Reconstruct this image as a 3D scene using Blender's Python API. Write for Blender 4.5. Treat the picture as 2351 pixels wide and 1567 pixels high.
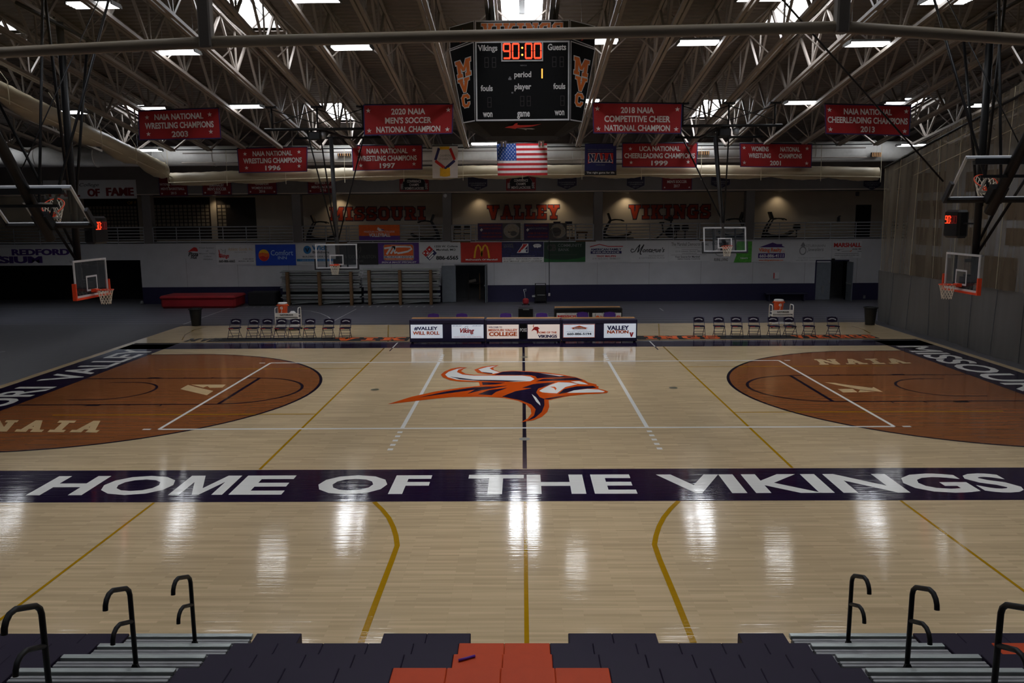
import bpy, math, random
from mathutils import Vector as V, Matrix
from mathutils.geometry import tessellate_polygon
random.seed(7)
for o in list(bpy.data.objects): bpy.data.objects.remove(o)
S = bpy.context.scene
COL = S.collection
# ------------------------------------------------------------------ camera
FPX = 1863.13
CAM = V((-0.0301, -23.7957, 5.183))
PITCH, YAW, ROLL = .156115, -.0133474, .00733021
def cam_axes():
    cy, sy, cp, sp, cr, sr = math.cos(YAW), math.sin(YAW), math.cos(PITCH), math.sin(PITCH), math.cos(ROLL), math.sin(ROLL)
    f = V((sy*cp, cy*cp, -sp)); rt = V((cy, -sy, 0)); dn = f.cross(rt)
    return cr*rt + sr*dn, -sr*rt + cr*dn, f
RT, DN, FW = cam_axes()
cd = bpy.data.cameras.new('camera'); cam = bpy.data.objects.new('camera', cd); COL.objects.link(cam)
cd.sensor_fit = 'HORIZONTAL'; cd.sensor_width = 36; cd.lens = FPX/2351*36; cd.clip_end = 300; cd.clip_start = .05
cam.matrix_world = Matrix(((RT.x, -DN.x, -FW.x, CAM.x), (RT.y, -DN.y, -FW.y, CAM.y), (RT.z, -DN.z, -FW.z, CAM.z), (0, 0, 0, 1)))
S.camera = cam
# survey helpers: where the sight line through a measured point of the photograph meets a known plane of the hall
def ray(x, y): return RT*((x-1175.5)/FPX) + DN*((y-783.5)/FPX) + FW
def atz(x, y, z=0.0): d = ray(x, y); return CAM + d*((z-CAM.z)/d.z)
def aty(x, y, Y): d = ray(x, y); return CAM + d*((Y-CAM.y)/d.y)
def atx(x, y, X): d = ray(x, y); return CAM + d*((X-CAM.x)/d.x)
def atroof(x, y, a):
    d = ray(x, y); t = (a-.145*CAM.y-CAM.z)/(d.z+.145*d.y); return CAM + d*t
# ------------------------------------------------------------------ world, light, exposure
w = bpy.data.worlds.new('world'); S.world = w; w.use_nodes = True
bg = w.node_tree.nodes['Background']; bg.inputs[0].default_value = (.75, .85, 1, 1); bg.inputs[1].default_value = .6
SKY_E, TUBE_E, SIGN_E, SPOT_W = 36.5, 14.0, .42, 38.0
S.view_settings.view_transform = 'Standard'; S.view_settings.look = 'None'
S.view_settings.exposure = 0.0; S.view_settings.gamma = 1; S.view_settings.use_curve_mapping = False
# ------------------------------------------------------------------ materials
def lin(c):
    return tuple(((x/255)/12.92 if x/255 <= .04045 else ((x/255+.055)/1.055)**2.4) for x in c)
MATS = {}
def mat(name, rgb, rough=.6, metal=0, spec=.5, emit=None, es=1, var=.08, vscale=6, alpha=None, two=None, grain=None, bump=0, coat=0):
    """procedural material: principled surface whose colour is broken up by noise (grain = anisotropic scale)"""
    m = bpy.data.materials.new(name); m.use_nodes = True; MATS[name] = m
    n, l = m.node_tree.nodes, m.node_tree.links
    p = n['Principled BSDF']; c = lin(rgb)
    p.inputs['Roughness'].default_value = rough; p.inputs['Metallic'].default_value = metal
    p.inputs['Specular IOR Level'].default_value = spec; p.inputs['Coat Weight'].default_value = coat
    tc = n.new('ShaderNodeTexCoord'); mp = n.new('ShaderNodeMapping'); l.new(tc.outputs['Object'], mp.inputs[0])
    mp.inputs['Scale'].default_value = grain or (1, 1, 1)
    nz = n.new('ShaderNodeTexNoise'); nz.inputs['Scale'].default_value = vscale; nz.inputs['Detail'].default_value = 4
    l.new(mp.outputs[0], nz.inputs['Vector'])
    rp = n.new('ShaderNodeValToRGB'); l.new(nz.outputs['Fac'], rp.inputs[0])
    c2 = lin(two) if two else c
    rp.color_ramp.elements[0].position = .3; rp.color_ramp.elements[1].position = .7
    rp.color_ramp.elements[0].color = (*[x*(1-var) for x in c], 1); rp.color_ramp.elements[1].color = (*[min(1, x*(1+var)) for x in c2], 1)
    l.new(rp.outputs[0], p.inputs['Base Color'])
    if bump:
        b = n.new('ShaderNodeBump'); b.inputs['Strength'].default_value = bump; b.inputs['Distance'].default_value = .02
        l.new(nz.outputs['Fac'], b.inputs['Height']); l.new(b.outputs[0], p.inputs['Normal'])
    if emit:
        p.inputs['Emission Color'].default_value = (*lin(emit), 1); p.inputs['Emission Strength'].default_value = es
    if alpha is not None:
        p.inputs['Alpha'].default_value = alpha
    return m
def floor_mat(name, rgb, planks=True, rough=.085, var=.1, spec=.5):
    m = mat(name, rgb, rough=rough, var=var, vscale=1, spec=spec, grain=(.5, 13, 1))
    n, l = m.node_tree.nodes, m.node_tree.links; p = n['Principled BSDF']
    tc = n['Texture Coordinate']
    mp = n.new('ShaderNodeMapping'); l.new(tc.outputs['Object'], mp.inputs[0]); mp.inputs['Scale'].default_value = (.22, 8, 1)
    nz = n.new('ShaderNodeTexNoise'); nz.inputs['Scale'].default_value = 2.2; nz.inputs['Detail'].default_value = 3; l.new(mp.outputs[0], nz.inputs['Vector'])
    b = n.new('ShaderNodeBump'); b.inputs['Strength'].default_value = .085; b.inputs['Distance'].default_value = .02
    l.new(nz.outputs['Fac'], b.inputs['Height']); l.new(b.outputs[0], p.inputs['Normal'])
    if planks:
        br = n.new('ShaderNodeTexBrick'); l.new(tc.outputs['Object'], br.inputs['Vector'])
        br.inputs['Scale'].default_value = 1; br.inputs['Brick Width'].default_value = .75; br.inputs['Row Height'].default_value = .0572
        br.inputs['Mortar Size'].default_value = .0008; br.offset = .37
        br.inputs['Color1'].default_value = (1.09, 1.07, 1.04, 1); br.inputs['Color2'].default_value = (.84, .82, .78, 1); br.inputs['Mortar'].default_value = (.6, .55, .5, 1)
        mx = n.new('ShaderNodeMix'); mx.data_type = 'RGBA'; mx.blend_type = 'MULTIPLY'; mx.inputs[0].default_value = .8
        src = p.inputs['Base Color'].links[0].from_socket
        l.new(src, mx.inputs[6]); l.new(br.outputs['Color'], mx.inputs[7]); l.new(mx.outputs[2], p.inputs['Base Color'])
    return m
def see_through(name, rgb, cover, gloss=0, rough=.05, vs=2, grain=(1, 1, 1), lo=.6, hi=1.4, trans=False):
    """thin sheet: part of the light passes straight through, the rest meets a diffuse (dirt, mesh) and glossy surface"""
    m = bpy.data.materials.new(name); m.use_nodes = True; MATS[name] = m
    n, l = m.node_tree.nodes, m.node_tree.links; n.remove(n['Principled BSDF']); out = n['Material Output']
    t = n.new('ShaderNodeBsdfTransparent'); d = n.new('ShaderNodeBsdfDiffuse'); d.inputs[0].default_value = (*lin(rgb), 1)
    tc = n.new('ShaderNodeTexCoord'); mp = n.new('ShaderNodeMapping'); mp.inputs['Scale'].default_value = grain; l.new(tc.outputs['Object'], mp.inputs[0])
    nz = n.new('ShaderNodeTexNoise'); nz.inputs['Scale'].default_value = vs; nz.inputs['Detail'].default_value = 5; l.new(mp.outputs[0], nz.inputs['Vector'])
    mr = n.new('ShaderNodeMapRange'); mr.inputs[1].default_value = .3; mr.inputs[2].default_value = .7
    mr.inputs[3].default_value = cover*lo; mr.inputs[4].default_value = min(1, cover*hi); l.new(nz.outputs['Fac'], mr.inputs[0])
    mx = n.new('ShaderNodeMixShader'); l.new(mr.outputs[0], mx.inputs[0]); l.new(t.outputs[0], mx.inputs[1])
    sh = d.outputs[0]
    if trans:
        tl = n.new('ShaderNodeBsdfTranslucent'); tl.inputs[0].default_value = (*lin(rgb), 1)
        a = n.new('ShaderNodeMixShader'); a.inputs[0].default_value = .5; l.new(d.outputs[0], a.inputs[1]); l.new(tl.outputs[0], a.inputs[2]); sh = a.outputs[0]
    l.new(sh, mx.inputs[2]); last = mx.outputs[0]
    if gloss:
        g = n.new('ShaderNodeBsdfGlossy'); g.inputs['Roughness'].default_value = rough
        lw = n.new('ShaderNodeLayerWeight'); lw.inputs[0].default_value = .5; fr = n.new('ShaderNodeMath'); fr.operation = 'POWER'; fr.inputs[1].default_value = 4; l.new(lw.outputs['Facing'], fr.inputs[0])
        m2 = n.new('ShaderNodeMixShader'); l.new(fr.outputs[0], m2.inputs[0]); l.new(last, m2.inputs[1]); l.new(g.outputs[0], m2.inputs[2]); last = m2.outputs[0]
    l.new(last, out.inputs[0]); return m
# setting
floor_mat('maple', (212, 188, 151)); floor_mat('stained_maple', (150, 92, 54), var=.06)
floor_mat('navy_paint', (32, 21, 50), False, .07, .1); floor_mat('white_paint', (244, 242, 236), False, .08, .03)
floor_mat('black_paint', (28, 22, 40), False, .08, .05); floor_mat('gold_paint', (176, 132, 12), False, .08, .06)
floor_mat('orange_paint', (214, 84, 20), False, .08, .05); floor_mat('cream_paint', (222, 190, 142), False, .08, .05); floor_mat('brass', (96, 92, 70), False, .35)
mat('track_grey', (90, 88, 92), .45, var=.08, vscale=3); mat('track_lane', (90, 88, 98), .45, vscale=3); mat('track_line', (150, 148, 154), .5); mat('track_white', (205, 203, 205), .5)
mat('white_wall', (188, 188, 192), .75, var=.05, vscale=1.5, bump=.05); mat('grey_wall', (112, 108, 106), .8, var=.06, vscale=1.5); mat('cream_wall', (188, 176, 160), .8, var=.04, vscale=1.2)
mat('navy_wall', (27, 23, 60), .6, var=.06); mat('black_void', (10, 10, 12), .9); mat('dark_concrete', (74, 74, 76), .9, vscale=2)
mat('deck', (96, 88, 82), .6, var=.06, vscale=2); mat('joist', (134, 125, 117), .55, var=.05, vscale=1.5)
m = MATS['deck']; n, l = m.node_tree.nodes, m.node_tree.links
wv = n.new('ShaderNodeTexWave'); wv.wave_type = 'BANDS'; wv.bands_direction = 'Y'; wv.inputs['Scale'].default_value = 1.05; l.new(n['Texture Coordinate'].outputs['Object'], wv.inputs['Vector'])
bp = n.new('ShaderNodeBump'); bp.inputs['Strength'].default_value = .9; bp.inputs['Distance'].default_value = .04; l.new(wv.outputs['Fac'], bp.inputs['Height']); l.new(bp.outputs[0], n['Principled BSDF'].inputs['Normal'])
for k_, f_ in (('', 1), ('_side', .68), ('_far', .3), ('_near', .32), ('_mid', 1.55)): mat('sky_pane'+k_, (240, 245, 250), .3, emit=(244, 248, 255), es=SKY_E*f_, var=0); mat('tube'+k_, (250, 250, 240), .3, emit=(250, 252, 255), es=TUBE_E, var=0)
mat('warm_lamp', (250, 240, 220), .3, emit=(255, 224, 170), es=3, var=0)
mat('alu', (176, 182, 180), .38, .75, grain=(1, 30, 1), vscale=3); mat('galv', (150, 150, 152), .45, .4); mat('duct_white', (205, 203, 198), .45, var=.05)
mat('black_steel', (15, 15, 18), .5, spec=.3); mat('black_satin', (18, 18, 20), .35); mat('black_rubber', (20, 20, 21), .8); mat('grey_steel', (120, 122, 126), .45, .3); mat('grey_door', (108, 114, 122), .5)
mat('brown_wood', (104, 76, 46), .6, grain=(6, 6, 1), var=.15); mat('table_wood', (176, 128, 78), .45, grain=(1, 8, 8), var=.12); mat('dark_board', (36, 26, 22), .5, var=.15)
mat('purple_plastic', (28, 16, 42), .6, var=.05, spec=.25); mat('purple_vinyl', (82, 44, 128), .5); mat('orange_plastic', (194, 67, 22), .6, var=.05, spec=.25); mat('navy_pad', (30, 24, 62), .55)
mat('red_cloth', (150, 10, 16), .7, var=.06, vscale=3); mat('navy_cloth', (30, 34, 96), .75); mat('banner_white', (214, 208, 206), .7, var=.04); mat('cloth_black', (16, 15, 18), .8)
mat('vinyl_white', (200, 200, 202), .5, var=.03, vscale=3); mat('vinyl_blue', (10, 62, 176), .5); mat('vinyl_red', (178, 30, 12), .5); mat('vinyl_purple', (84, 40, 128), .5); mat('vinyl_navy', (20, 20, 58), .5, two=(30, 30, 88))
mat('vinyl_green', (16, 78, 44), .5); mat('bright_green', (58, 150, 36), .5, two=(90, 170, 60)); mat('vinyl_black', (22, 21, 22), .6)
mat('ink_black', (22, 20, 22), .6); mat('ink_red', (190, 26, 24), .6); mat('ink_navy', (30, 28, 86), .6); mat('ink_orange', (226, 96, 26), .6); mat('ink_grey', (128, 128, 130), .6); mat('ink_gold', (226, 172, 30), .6)
mat('ink_blue', (30, 110, 170), .6); mat('ink_white', (226, 224, 222), .6); mat('ink_purple', (66, 34, 110), .6); mat('ink_tan', (190, 150, 90), .6); mat('ink_pale_blue', (170, 196, 220), .6); mat('dark_navy', (24, 22, 52), .6); mat('ink_faint', (70, 66, 64), .6)
mat('lamp_housing', (70, 70, 68), .5); mat('dark_red_cloth', (116, 10, 18), .7); mat('wall_letter_orange', (158, 46, 8), .6); mat('flag_blue', (26, 66, 140), .7); mat('flag_red', (182, 24, 34), .7); mat('flag_white', (226, 222, 222), .7)
mat('board_black', (8, 8, 10), .6, spec=.15); mat('trim_white', (205, 205, 208), .45); mat('letter_orange', (236, 120, 24), .5)
mat('led_red', (255, 60, 30), .4, emit=(255, 60, 30), es=2.6, var=0); mat('led_amber', (255, 150, 60), .4, emit=(255, 170, 70), es=2.4, var=0); mat('led_off', (34, 22, 24), .5); mat('led_dim', (90, 16, 14), .5, emit=(120, 14, 10), es=.5, var=0)
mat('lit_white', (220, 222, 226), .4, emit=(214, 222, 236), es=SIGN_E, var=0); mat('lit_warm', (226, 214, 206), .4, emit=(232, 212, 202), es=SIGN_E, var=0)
mat('hoop_orange', (226, 66, 18), .4); mat('pad_orange', (222, 62, 14), .55); mat('net_cord', (222, 214, 196), .8); mat('pad_black', (24, 24, 30), .6)
mat('cooler_orange', (232, 84, 16), .4); mat('cart_white', (224, 222, 220), .4); mat('trash_black', (22, 23, 24), .5); mat('mat_red', (150, 22, 30), .6, vscale=2, var=.12, bump=.1)
mat('vinyl_beige', (164, 152, 127), .45, vscale=2, var=.12, grain=(.4, .4, 3), bump=.15); mat('vinyl_grey', (107, 105, 103), .6, vscale=1.2, var=.06, grain=(1, 3, .3), bump=.2); mat('seam_white', (196, 186, 160), .6)
mat('paper', (190, 182, 168), .7, two=(120, 100, 90), vscale=40, var=.2); mat('purple_chalk', (92, 34, 150), .5); mat('rail_grey', (168, 170, 174), .5); mat('deep_purple', (48, 24, 74), .6); mat('bank_green', (10, 46, 28), .5); mat('leaf_green', (22, 92, 40), .5)
mat('mullion_grey', (150, 142, 134), .6); mat('tube_beige', (190, 174, 150), .5, var=.08, grain=(1, 8, 8)); mat('machine_grey', (70, 72, 76), .5); mat('photo_pale', (176, 168, 150), .5, two=(120, 104, 88), vscale=14, var=.25)
see_through('board_glass', (120, 130, 140), .05, gloss=1, rough=.03); see_through('stained_glass', (168, 148, 100), .24, gloss=0, vs=3.5, lo=.35, hi=1.7)
see_through('curtain_mesh', (150, 138, 120), .58, vs=2, grain=(1, 1.6, .12), lo=.8, hi=1.2, trans=True)
# ------------------------------------------------------------------ mesh builder
class MB:
    def __init__(s): s.v = []; s.f = []; s.m = []; s.names = []; s.smooth = []
    def mi(s, name):
        if name not in s.names: s.names.append(name)
        return s.names.index(name)
    def add(s, vs, fs, mt, smooth=False):
        b = len(s.v); s.v.extend(V(p) for p in vs); k = s.mi(mt)
        for f in fs: s.f.append([b+i for i in f]); s.m.append(k); s.smooth.append(smooth)
    def box(s, lo, hi, mt, M=None):
        x0, y0, z0 = lo; x1, y1, z1 = hi
        vs = [V(p) for p in ((x0,y0,z0),(x1,y0,z0),(x1,y1,z0),(x0,y1,z0),(x0,y0,z1),(x1,y0,z1),(x1,y1,z1),(x0,y1,z1))]
        if M: vs = [M @ p for p in vs]
        s.add(vs, [(0,3,2,1),(4,5,6,7),(0,1,5,4),(1,2,6,5),(2,3,7,6),(3,0,4,7)], mt); return s
    def bbox(s, lo, hi, mt, r=.02, M=None):
        """box with chamfered edges"""
        x0, y0, z0 = lo; x1, y1, z1 = hi; r = min(r, (x1-x0)/2.1, (y1-y0)/2.1, (z1-z0)/2.1); vs = []; ix = {}
        for i, (sx, X) in enumerate(((1, x0), (-1, x1))):
            for j, (sy, Y) in enumerate(((1, y0), (-1, y1))):
                for k, (sz, Z) in enumerate(((1, z0), (-1, z1))):
                    for a, p in enumerate(((X, Y+sy*r, Z+sz*r), (X+sx*r, Y, Z+sz*r), (X+sx*r, Y+sy*r, Z))):
                        ix[i, j, k, a] = len(vs); vs.append(V(p))
        if M: vs = [M @ p for p in vs]
        F = []
        for i in (0, 1):
            F.append([ix[i,0,0,0], ix[i,1,0,0], ix[i,1,1,0], ix[i,0,1,0]]); F.append([ix[0,i,0,1], ix[1,i,0,1], ix[1,i,1,1], ix[0,i,1,1]]); F.append([ix[0,0,i,2], ix[1,0,i,2], ix[1,1,i,2], ix[0,1,i,2]])
            for j in (0, 1):
                F.append([ix[0,i,j,1], ix[1,i,j,1], ix[1,i,j,2], ix[0,i,j,2]]); F.append([ix[i,0,j,0], ix[i,1,j,0], ix[i,1,j,2], ix[i,0,j,2]]); F.append([ix[i,j,0,0], ix[i,j,1,0], ix[i,j,1,1], ix[i,j,0,1]])
                for k in (0, 1): F.append([ix[i,j,k,0], ix[i,j,k,1], ix[i,j,k,2]])
        c = sum(vs, V())/len(vs)
        for f in F:
            nrm = (vs[f[1]]-vs[f[0]]).cross(vs[f[2]]-vs[f[0]])
            if nrm.dot(sum((vs[q] for q in f), V())/len(f)-c) < 0: f.reverse()
        s.add(vs, F, mt); return s
    def tube(s, pts, r, mt, n=8, closed=False, cap=True, r2=None):
        pts = [V(p) for p in pts]; N = len(pts); rings = []; up = None
        for i, p in enumerate(pts):
            a = pts[(i-1) % N] if (i or closed) else p; b = pts[(i+1) % N] if (i < N-1 or closed) else p
            t = (b-a).normalized()
            if up is None: up = V((0, 0, 1)) if abs(t.z) < .9 else V((0, 1, 0))
            u = t.cross(up).normalized(); wv_ = u.cross(t).normalized(); up = wv_
            rr = r if r2 is None else r+(r2-r)*i/max(1, N-1)
            rings.append([p+(u*math.cos(2*math.pi*k/n)+wv_*math.sin(2*math.pi*k/n))*rr for k in range(n)])
        vs = [q for ring in rings for q in ring]; F = []
        for i in range(N if closed else N-1):
            j = (i+1) % N
            for k in range(n): F.append((i*n+k, i*n+(k+1) % n, j*n+(k+1) % n, j*n+k))
        if cap and not closed: F += [tuple(range(n))[::-1], tuple((N-1)*n+k for k in range(n))]
        s.add(vs, F, mt, n > 5); return s
    def bar(s, a, b, w_, h, mt):
        """rectangular bar from a to b"""
        a, b = V(a), V(b); t = (b-a).normalized(); up = V((0, 0, 1)) if abs(t.z) < .95 else V((0, 1, 0))
        u = t.cross(up).normalized()*w_/2; q = u.cross(t).normalized()*h/2
        vs = [a-u-q, a+u-q, a+u+q, a-u+q, b-u-q, b+u-q, b+u+q, b-u+q]
        s.add(vs, [(0,3,2,1),(4,5,6,7),(0,1,5,4),(1,2,6,5),(2,3,7,6),(3,0,4,7)], mt); return s
    def poly(s, pts, mt):
        pts = [V(p) for p in pts]
        if len(pts) < 5 and len(pts) == 3: F = [(0, 1, 2)]
        else: F = tessellate_polygon([pts])
        n0 = V()
        for i in range(len(pts)): n0 += pts[i].cross(pts[(i+1) % len(pts)])
        s.add(pts, F, mt); return s
    def lathe(s, prof, c, mt, n=20):
        c = V(c); vs = [c+V((r*math.cos(2*math.pi*k/n), r*math.sin(2*math.pi*k/n), z)) for r, z in prof for k in range(n)]; F = []
        for i in range(len(prof)-1):
            for k in range(n): F.append((i*n+k, i*n+(k+1) % n, (i+1)*n+(k+1) % n, (i+1)*n+k))
        F += [tuple(range(n))[::-1], tuple((len(prof)-1)*n+k for k in range(n))]
        s.add(vs, F, mt, True); return s
    def build(s, name, parent=None, origin=None):
        me = bpy.data.meshes.new(name)
        off = V(origin) if origin is not None else (parent.location.copy() if parent is not None else V())
        if parent is not None and parent.parent is not None and origin is None:
            off = V(); q = parent
            while q is not None: off += q.location; q = q.parent
        me.from_pydata([p-off for p in s.v], [], s.f)
        for nm in s.names: me.materials.append(MATS[nm])
        me.polygons.foreach_set('material_index', s.m); me.polygons.foreach_set('use_smooth', s.smooth); me.update()
        o = bpy.data.objects.new(name, me); COL.objects.link(o)
        if parent is not None: o.parent = parent
        else: o.location = off
        return o
def tag(o, label, cat, group=None, kind=None):
    o['label'] = label; o['category'] = cat
    if group: o['group'] = group
    if kind: o['kind'] = kind
    return o
def thing(name, label, cat, loc, group=None):
    o = bpy.data.objects.new(name, None); o.empty_display_size = .2; o.location = loc; COL.objects.link(o); return tag(o, label, cat, group)
def struct(o, label, cat):
    return tag(o, label, cat, kind='structure')
def dup(o, loc, parent=None, label=None):
    c = o.copy(); COL.objects.link(c)
    if parent is not None: c.parent = parent
    else: c.location = loc
    if label: c['label'] = label
    for ch in list(o.children): dup(ch, None, c)
    return c
ORD = 'first second third fourth fifth sixth seventh eighth ninth tenth eleventh twelfth thirteenth fourteenth fifteenth sixteenth seventeenth eighteenth nineteenth twentieth'.split()
# ------------------------------------------------------------------ lettering
_TX = {}
def glyphs(txt, bold=0, italic=0):
    k = (txt, bold, italic)
    if k not in _TX:
        cu = bpy.data.curves.new('t', 'FONT'); cu.body = txt; cu.offset = bold; cu.shear = italic; cu.resolution_u = 3; cu.fill_mode = 'FRONT'
        ob = bpy.data.objects.new('t', cu); COL.objects.link(ob)
        dg = bpy.context.evaluated_depsgraph_get(); dg.update(); me = bpy.data.meshes.new_from_object(ob.evaluated_get(dg))
        vs = [(p.co.x, p.co.y) for p in me.vertices]; fs = [tuple(q.vertices) for q in me.polygons]
        bpy.data.objects.remove(ob); bpy.data.curves.remove(cu); bpy.data.meshes.remove(me)
        x0 = min(p[0] for p in vs); x1 = max(p[0] for p in vs); y0 = min(p[1] for p in vs); y1 = max(p[1] for p in vs)
        _TX[k] = ([((x-x0)/(x1-x0), (y-y0)/(y1-y0)) for x, y in vs], fs, (x1-x0)/(y1-y0))
    return _TX[k]
def rc(x0, y0, x1, y1): return [(x0, y0), (x1, y0), (x1, y1), (x0, y1)]
SLAB = {  # block letters with slab serifs: (width, convex pieces) on a unit-high grid
 'I': (.62, [rc(.17,0,.45,1), rc(0,0,.62,.2), rc(0,.8,.62,1)]),
 'M': (1.2, [rc(.1,0,.36,1), rc(.84,0,1.1,1), [(.1,1),(.38,1),(.7,.34),(.5,.34)], [(.82,1),(1.1,1),(.7,.34),(.5,.34)], rc(0,0,.47,.2), rc(.73,0,1.2,.2), rc(0,.8,.3,1), rc(.9,.8,1.2,1)]),
 'V': (1.05, [[(.08,1),(.38,1),(.65,0),(.4,0)], [(.67,1),(.97,1),(.65,0),(.4,0)], rc(0,.8,.47,1), rc(.58,.8,1.05,1)]),
 'A': (1.05, [[(.4,1),(.65,1),(.38,.0),(.1,0)], [(.4,1),(.65,1),(.95,0),(.67,0)], rc(.3,.24,.75,.42), rc(0,0,.45,.2), rc(.6,0,1.05,.2)]),
 'L': (.85, [rc(.1,0,.38,1), rc(0,.8,.52,1), rc(0,0,.85,.2), rc(.62,0,.85,.45)]),
 'E': (.85, [rc(.1,0,.38,1), rc(0,.8,.85,1), rc(0,0,.85,.2), rc(.62,0,.85,.38), rc(.62,.62,.85,1), rc(.3,.41,.6,.59)]),
 'Y': (1.0, [rc(.36,0,.64,.5), [(.05,1),(.37,1),(.64,.48),(.36,.4)], [(.63,1),(.95,1),(.64,.4),(.36,.48)], rc(.2,0,.8,.2), rc(0,.8,.44,1), rc(.56,.8,1.0,1)]),
 'R': (1.0, [rc(.1,0,.38,1), rc(0,.8,.7,1), rc(0,0,.48,.2), [(.58,1),(.72,1),(.9,.86),(.9,.56),(.72,.42),(.62,.42),(.62,1)], rc(.3,.42,.7,.58), [(.46,.46),(.74,.46),(.92,0),(.64,0)], rc(.6,0,1.0,.2)]),
 'K': (1.05, [rc(.1,0,.38,1), rc(0,.8,.48,1), rc(0,0,.48,.2), [(.62,1),(.95,1),(.55,.45),(.3,.36)], [(.42,.55),(.62,.62),(.98,0),(.66,0)], rc(.56,.8,1.02,1), rc(.58,0,1.05,.2)]),
 'N': (1.1, [rc(.1,0,.36,1), rc(.76,0,1.02,1), [(.1,1),(.4,1),(1.02,0),(.72,0)], rc(0,0,.46,.2), rc(.64,.8,1.1,1), rc(0,.8,.3,1)]),
 'O': (.95, [[(.0,.22),(.28,.3),(.28,.7),(0,.78)], [(.95,.22),(.95,.78),(.67,.7),(.67,.3)], [(.0,.78),(.28,.7),(.38,.8),(.22,1)], [(.22,1),(.36,.78),(.6,.78),(.73,1)], [(.73,1),(.57,.8),(.67,.7),(.95,.78)], [(0,.22),(.22,0),(.38,.2),(.28,.3)], [(.22,0),(.73,0),(.6,.22),(.36,.22)], [(.73,0),(.95,.22),(.67,.3),(.57,.2)]]),
 'U': (1.05, [rc(.1,.25,.38,1), rc(.67,.25,.95,1), [(.1,.25),(.3,0),(.42,.22),(.38,.3)], [(.3,0),(.75,0),(.64,.22),(.4,.22)], [(.75,0),(.95,.25),(.67,.3),(.6,.2)], rc(0,.8,.48,1), rc(.57,.8,1.05,1)]),
 'S': (.9, [[(.2,1),(.72,1),(.6,.8),(.3,.8)], [(0,.8),(.2,1),(.32,.8),(.28,.7)], rc(0,.6,.28,.8), [(0,.6),(.28,.66),(.62,.56),(.62,.38),(.15,.44)], [(.62,.56),(.9,.4),(.9,.2),(.62,.3)], [(.9,.2),(.7,0),(.56,.2),(.62,.32)], [(.16,0),(.7,0),(.6,.2),(.3,.2)], rc(0,0,.22,.38), rc(.66,.62,.88,1)]),
 'G': (1.0, [[(.0,.22),(.28,.3),(.28,.7),(0,.78)], [(0,.78),(.28,.7),(.38,.8),(.22,1)], [(.22,1),(.36,.78),(.6,.78),(.72,1)], [(0,.22),(.22,0),(.38,.2),(.28,.3)], [(.22,0),(.75,0),(.6,.22),(.36,.22)], rc(.64,0,.92,.5), rc(.48,.36,1.0,.52), rc(.68,.62,.92,1)]),
 'C': (.92, [[(.0,.22),(.28,.3),(.28,.7),(0,.78)], [(0,.78),(.28,.7),(.38,.8),(.22,1)], [(.22,1),(.36,.78),(.6,.78),(.7,1)], [(0,.22),(.22,0),(.38,.2),(.28,.3)], [(.22,0),(.7,0),(.6,.22),(.36,.22)], [(.7,0),(.92,.22),(.92,.36),(.64,.36),(.64,.26),(.6,.2)], [(.6,.8),(.64,.64),(.92,.64),(.92,.8),(.7,1)]]),
}
def grow(poly, d):
    n = len(poly); ar = sum(poly[i][0]*poly[(i+1) % n][1]-poly[(i+1) % n][0]*poly[i][1] for i in range(n))
    if ar < 0: poly = poly[::-1]
    cx = sum(p[0] for p in poly)/n; cy = sum(p[1] for p in poly)/n; out = []
    for i in range(n):
        a, b, c = V((*poly[i-1], 0)), V((*poly[i], 0)), V((*poly[(i+1) % n], 0))
        e1 = (b-a).normalized(); e2 = (c-b).normalized(); n1 = V((e1.y, -e1.x, 0)); n2 = V((e2.y, -e2.x, 0))
        k = n1+n2; k = k/max(.35, k.dot(n1)) if k.length > 1e-6 else n1
        q = b+k*d; out.append((q.x, q.y))
    return out
def slab(txt, gap=.14):
    x = 0; P = []
    for ch in txt:
        if ch == ' ': x += .5; continue
        w_, ps = SLAB[ch]
        P += [[(x+a, b) for a, b in p] for p in ps]; x += w_+gap
    return P, x-gap
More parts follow.
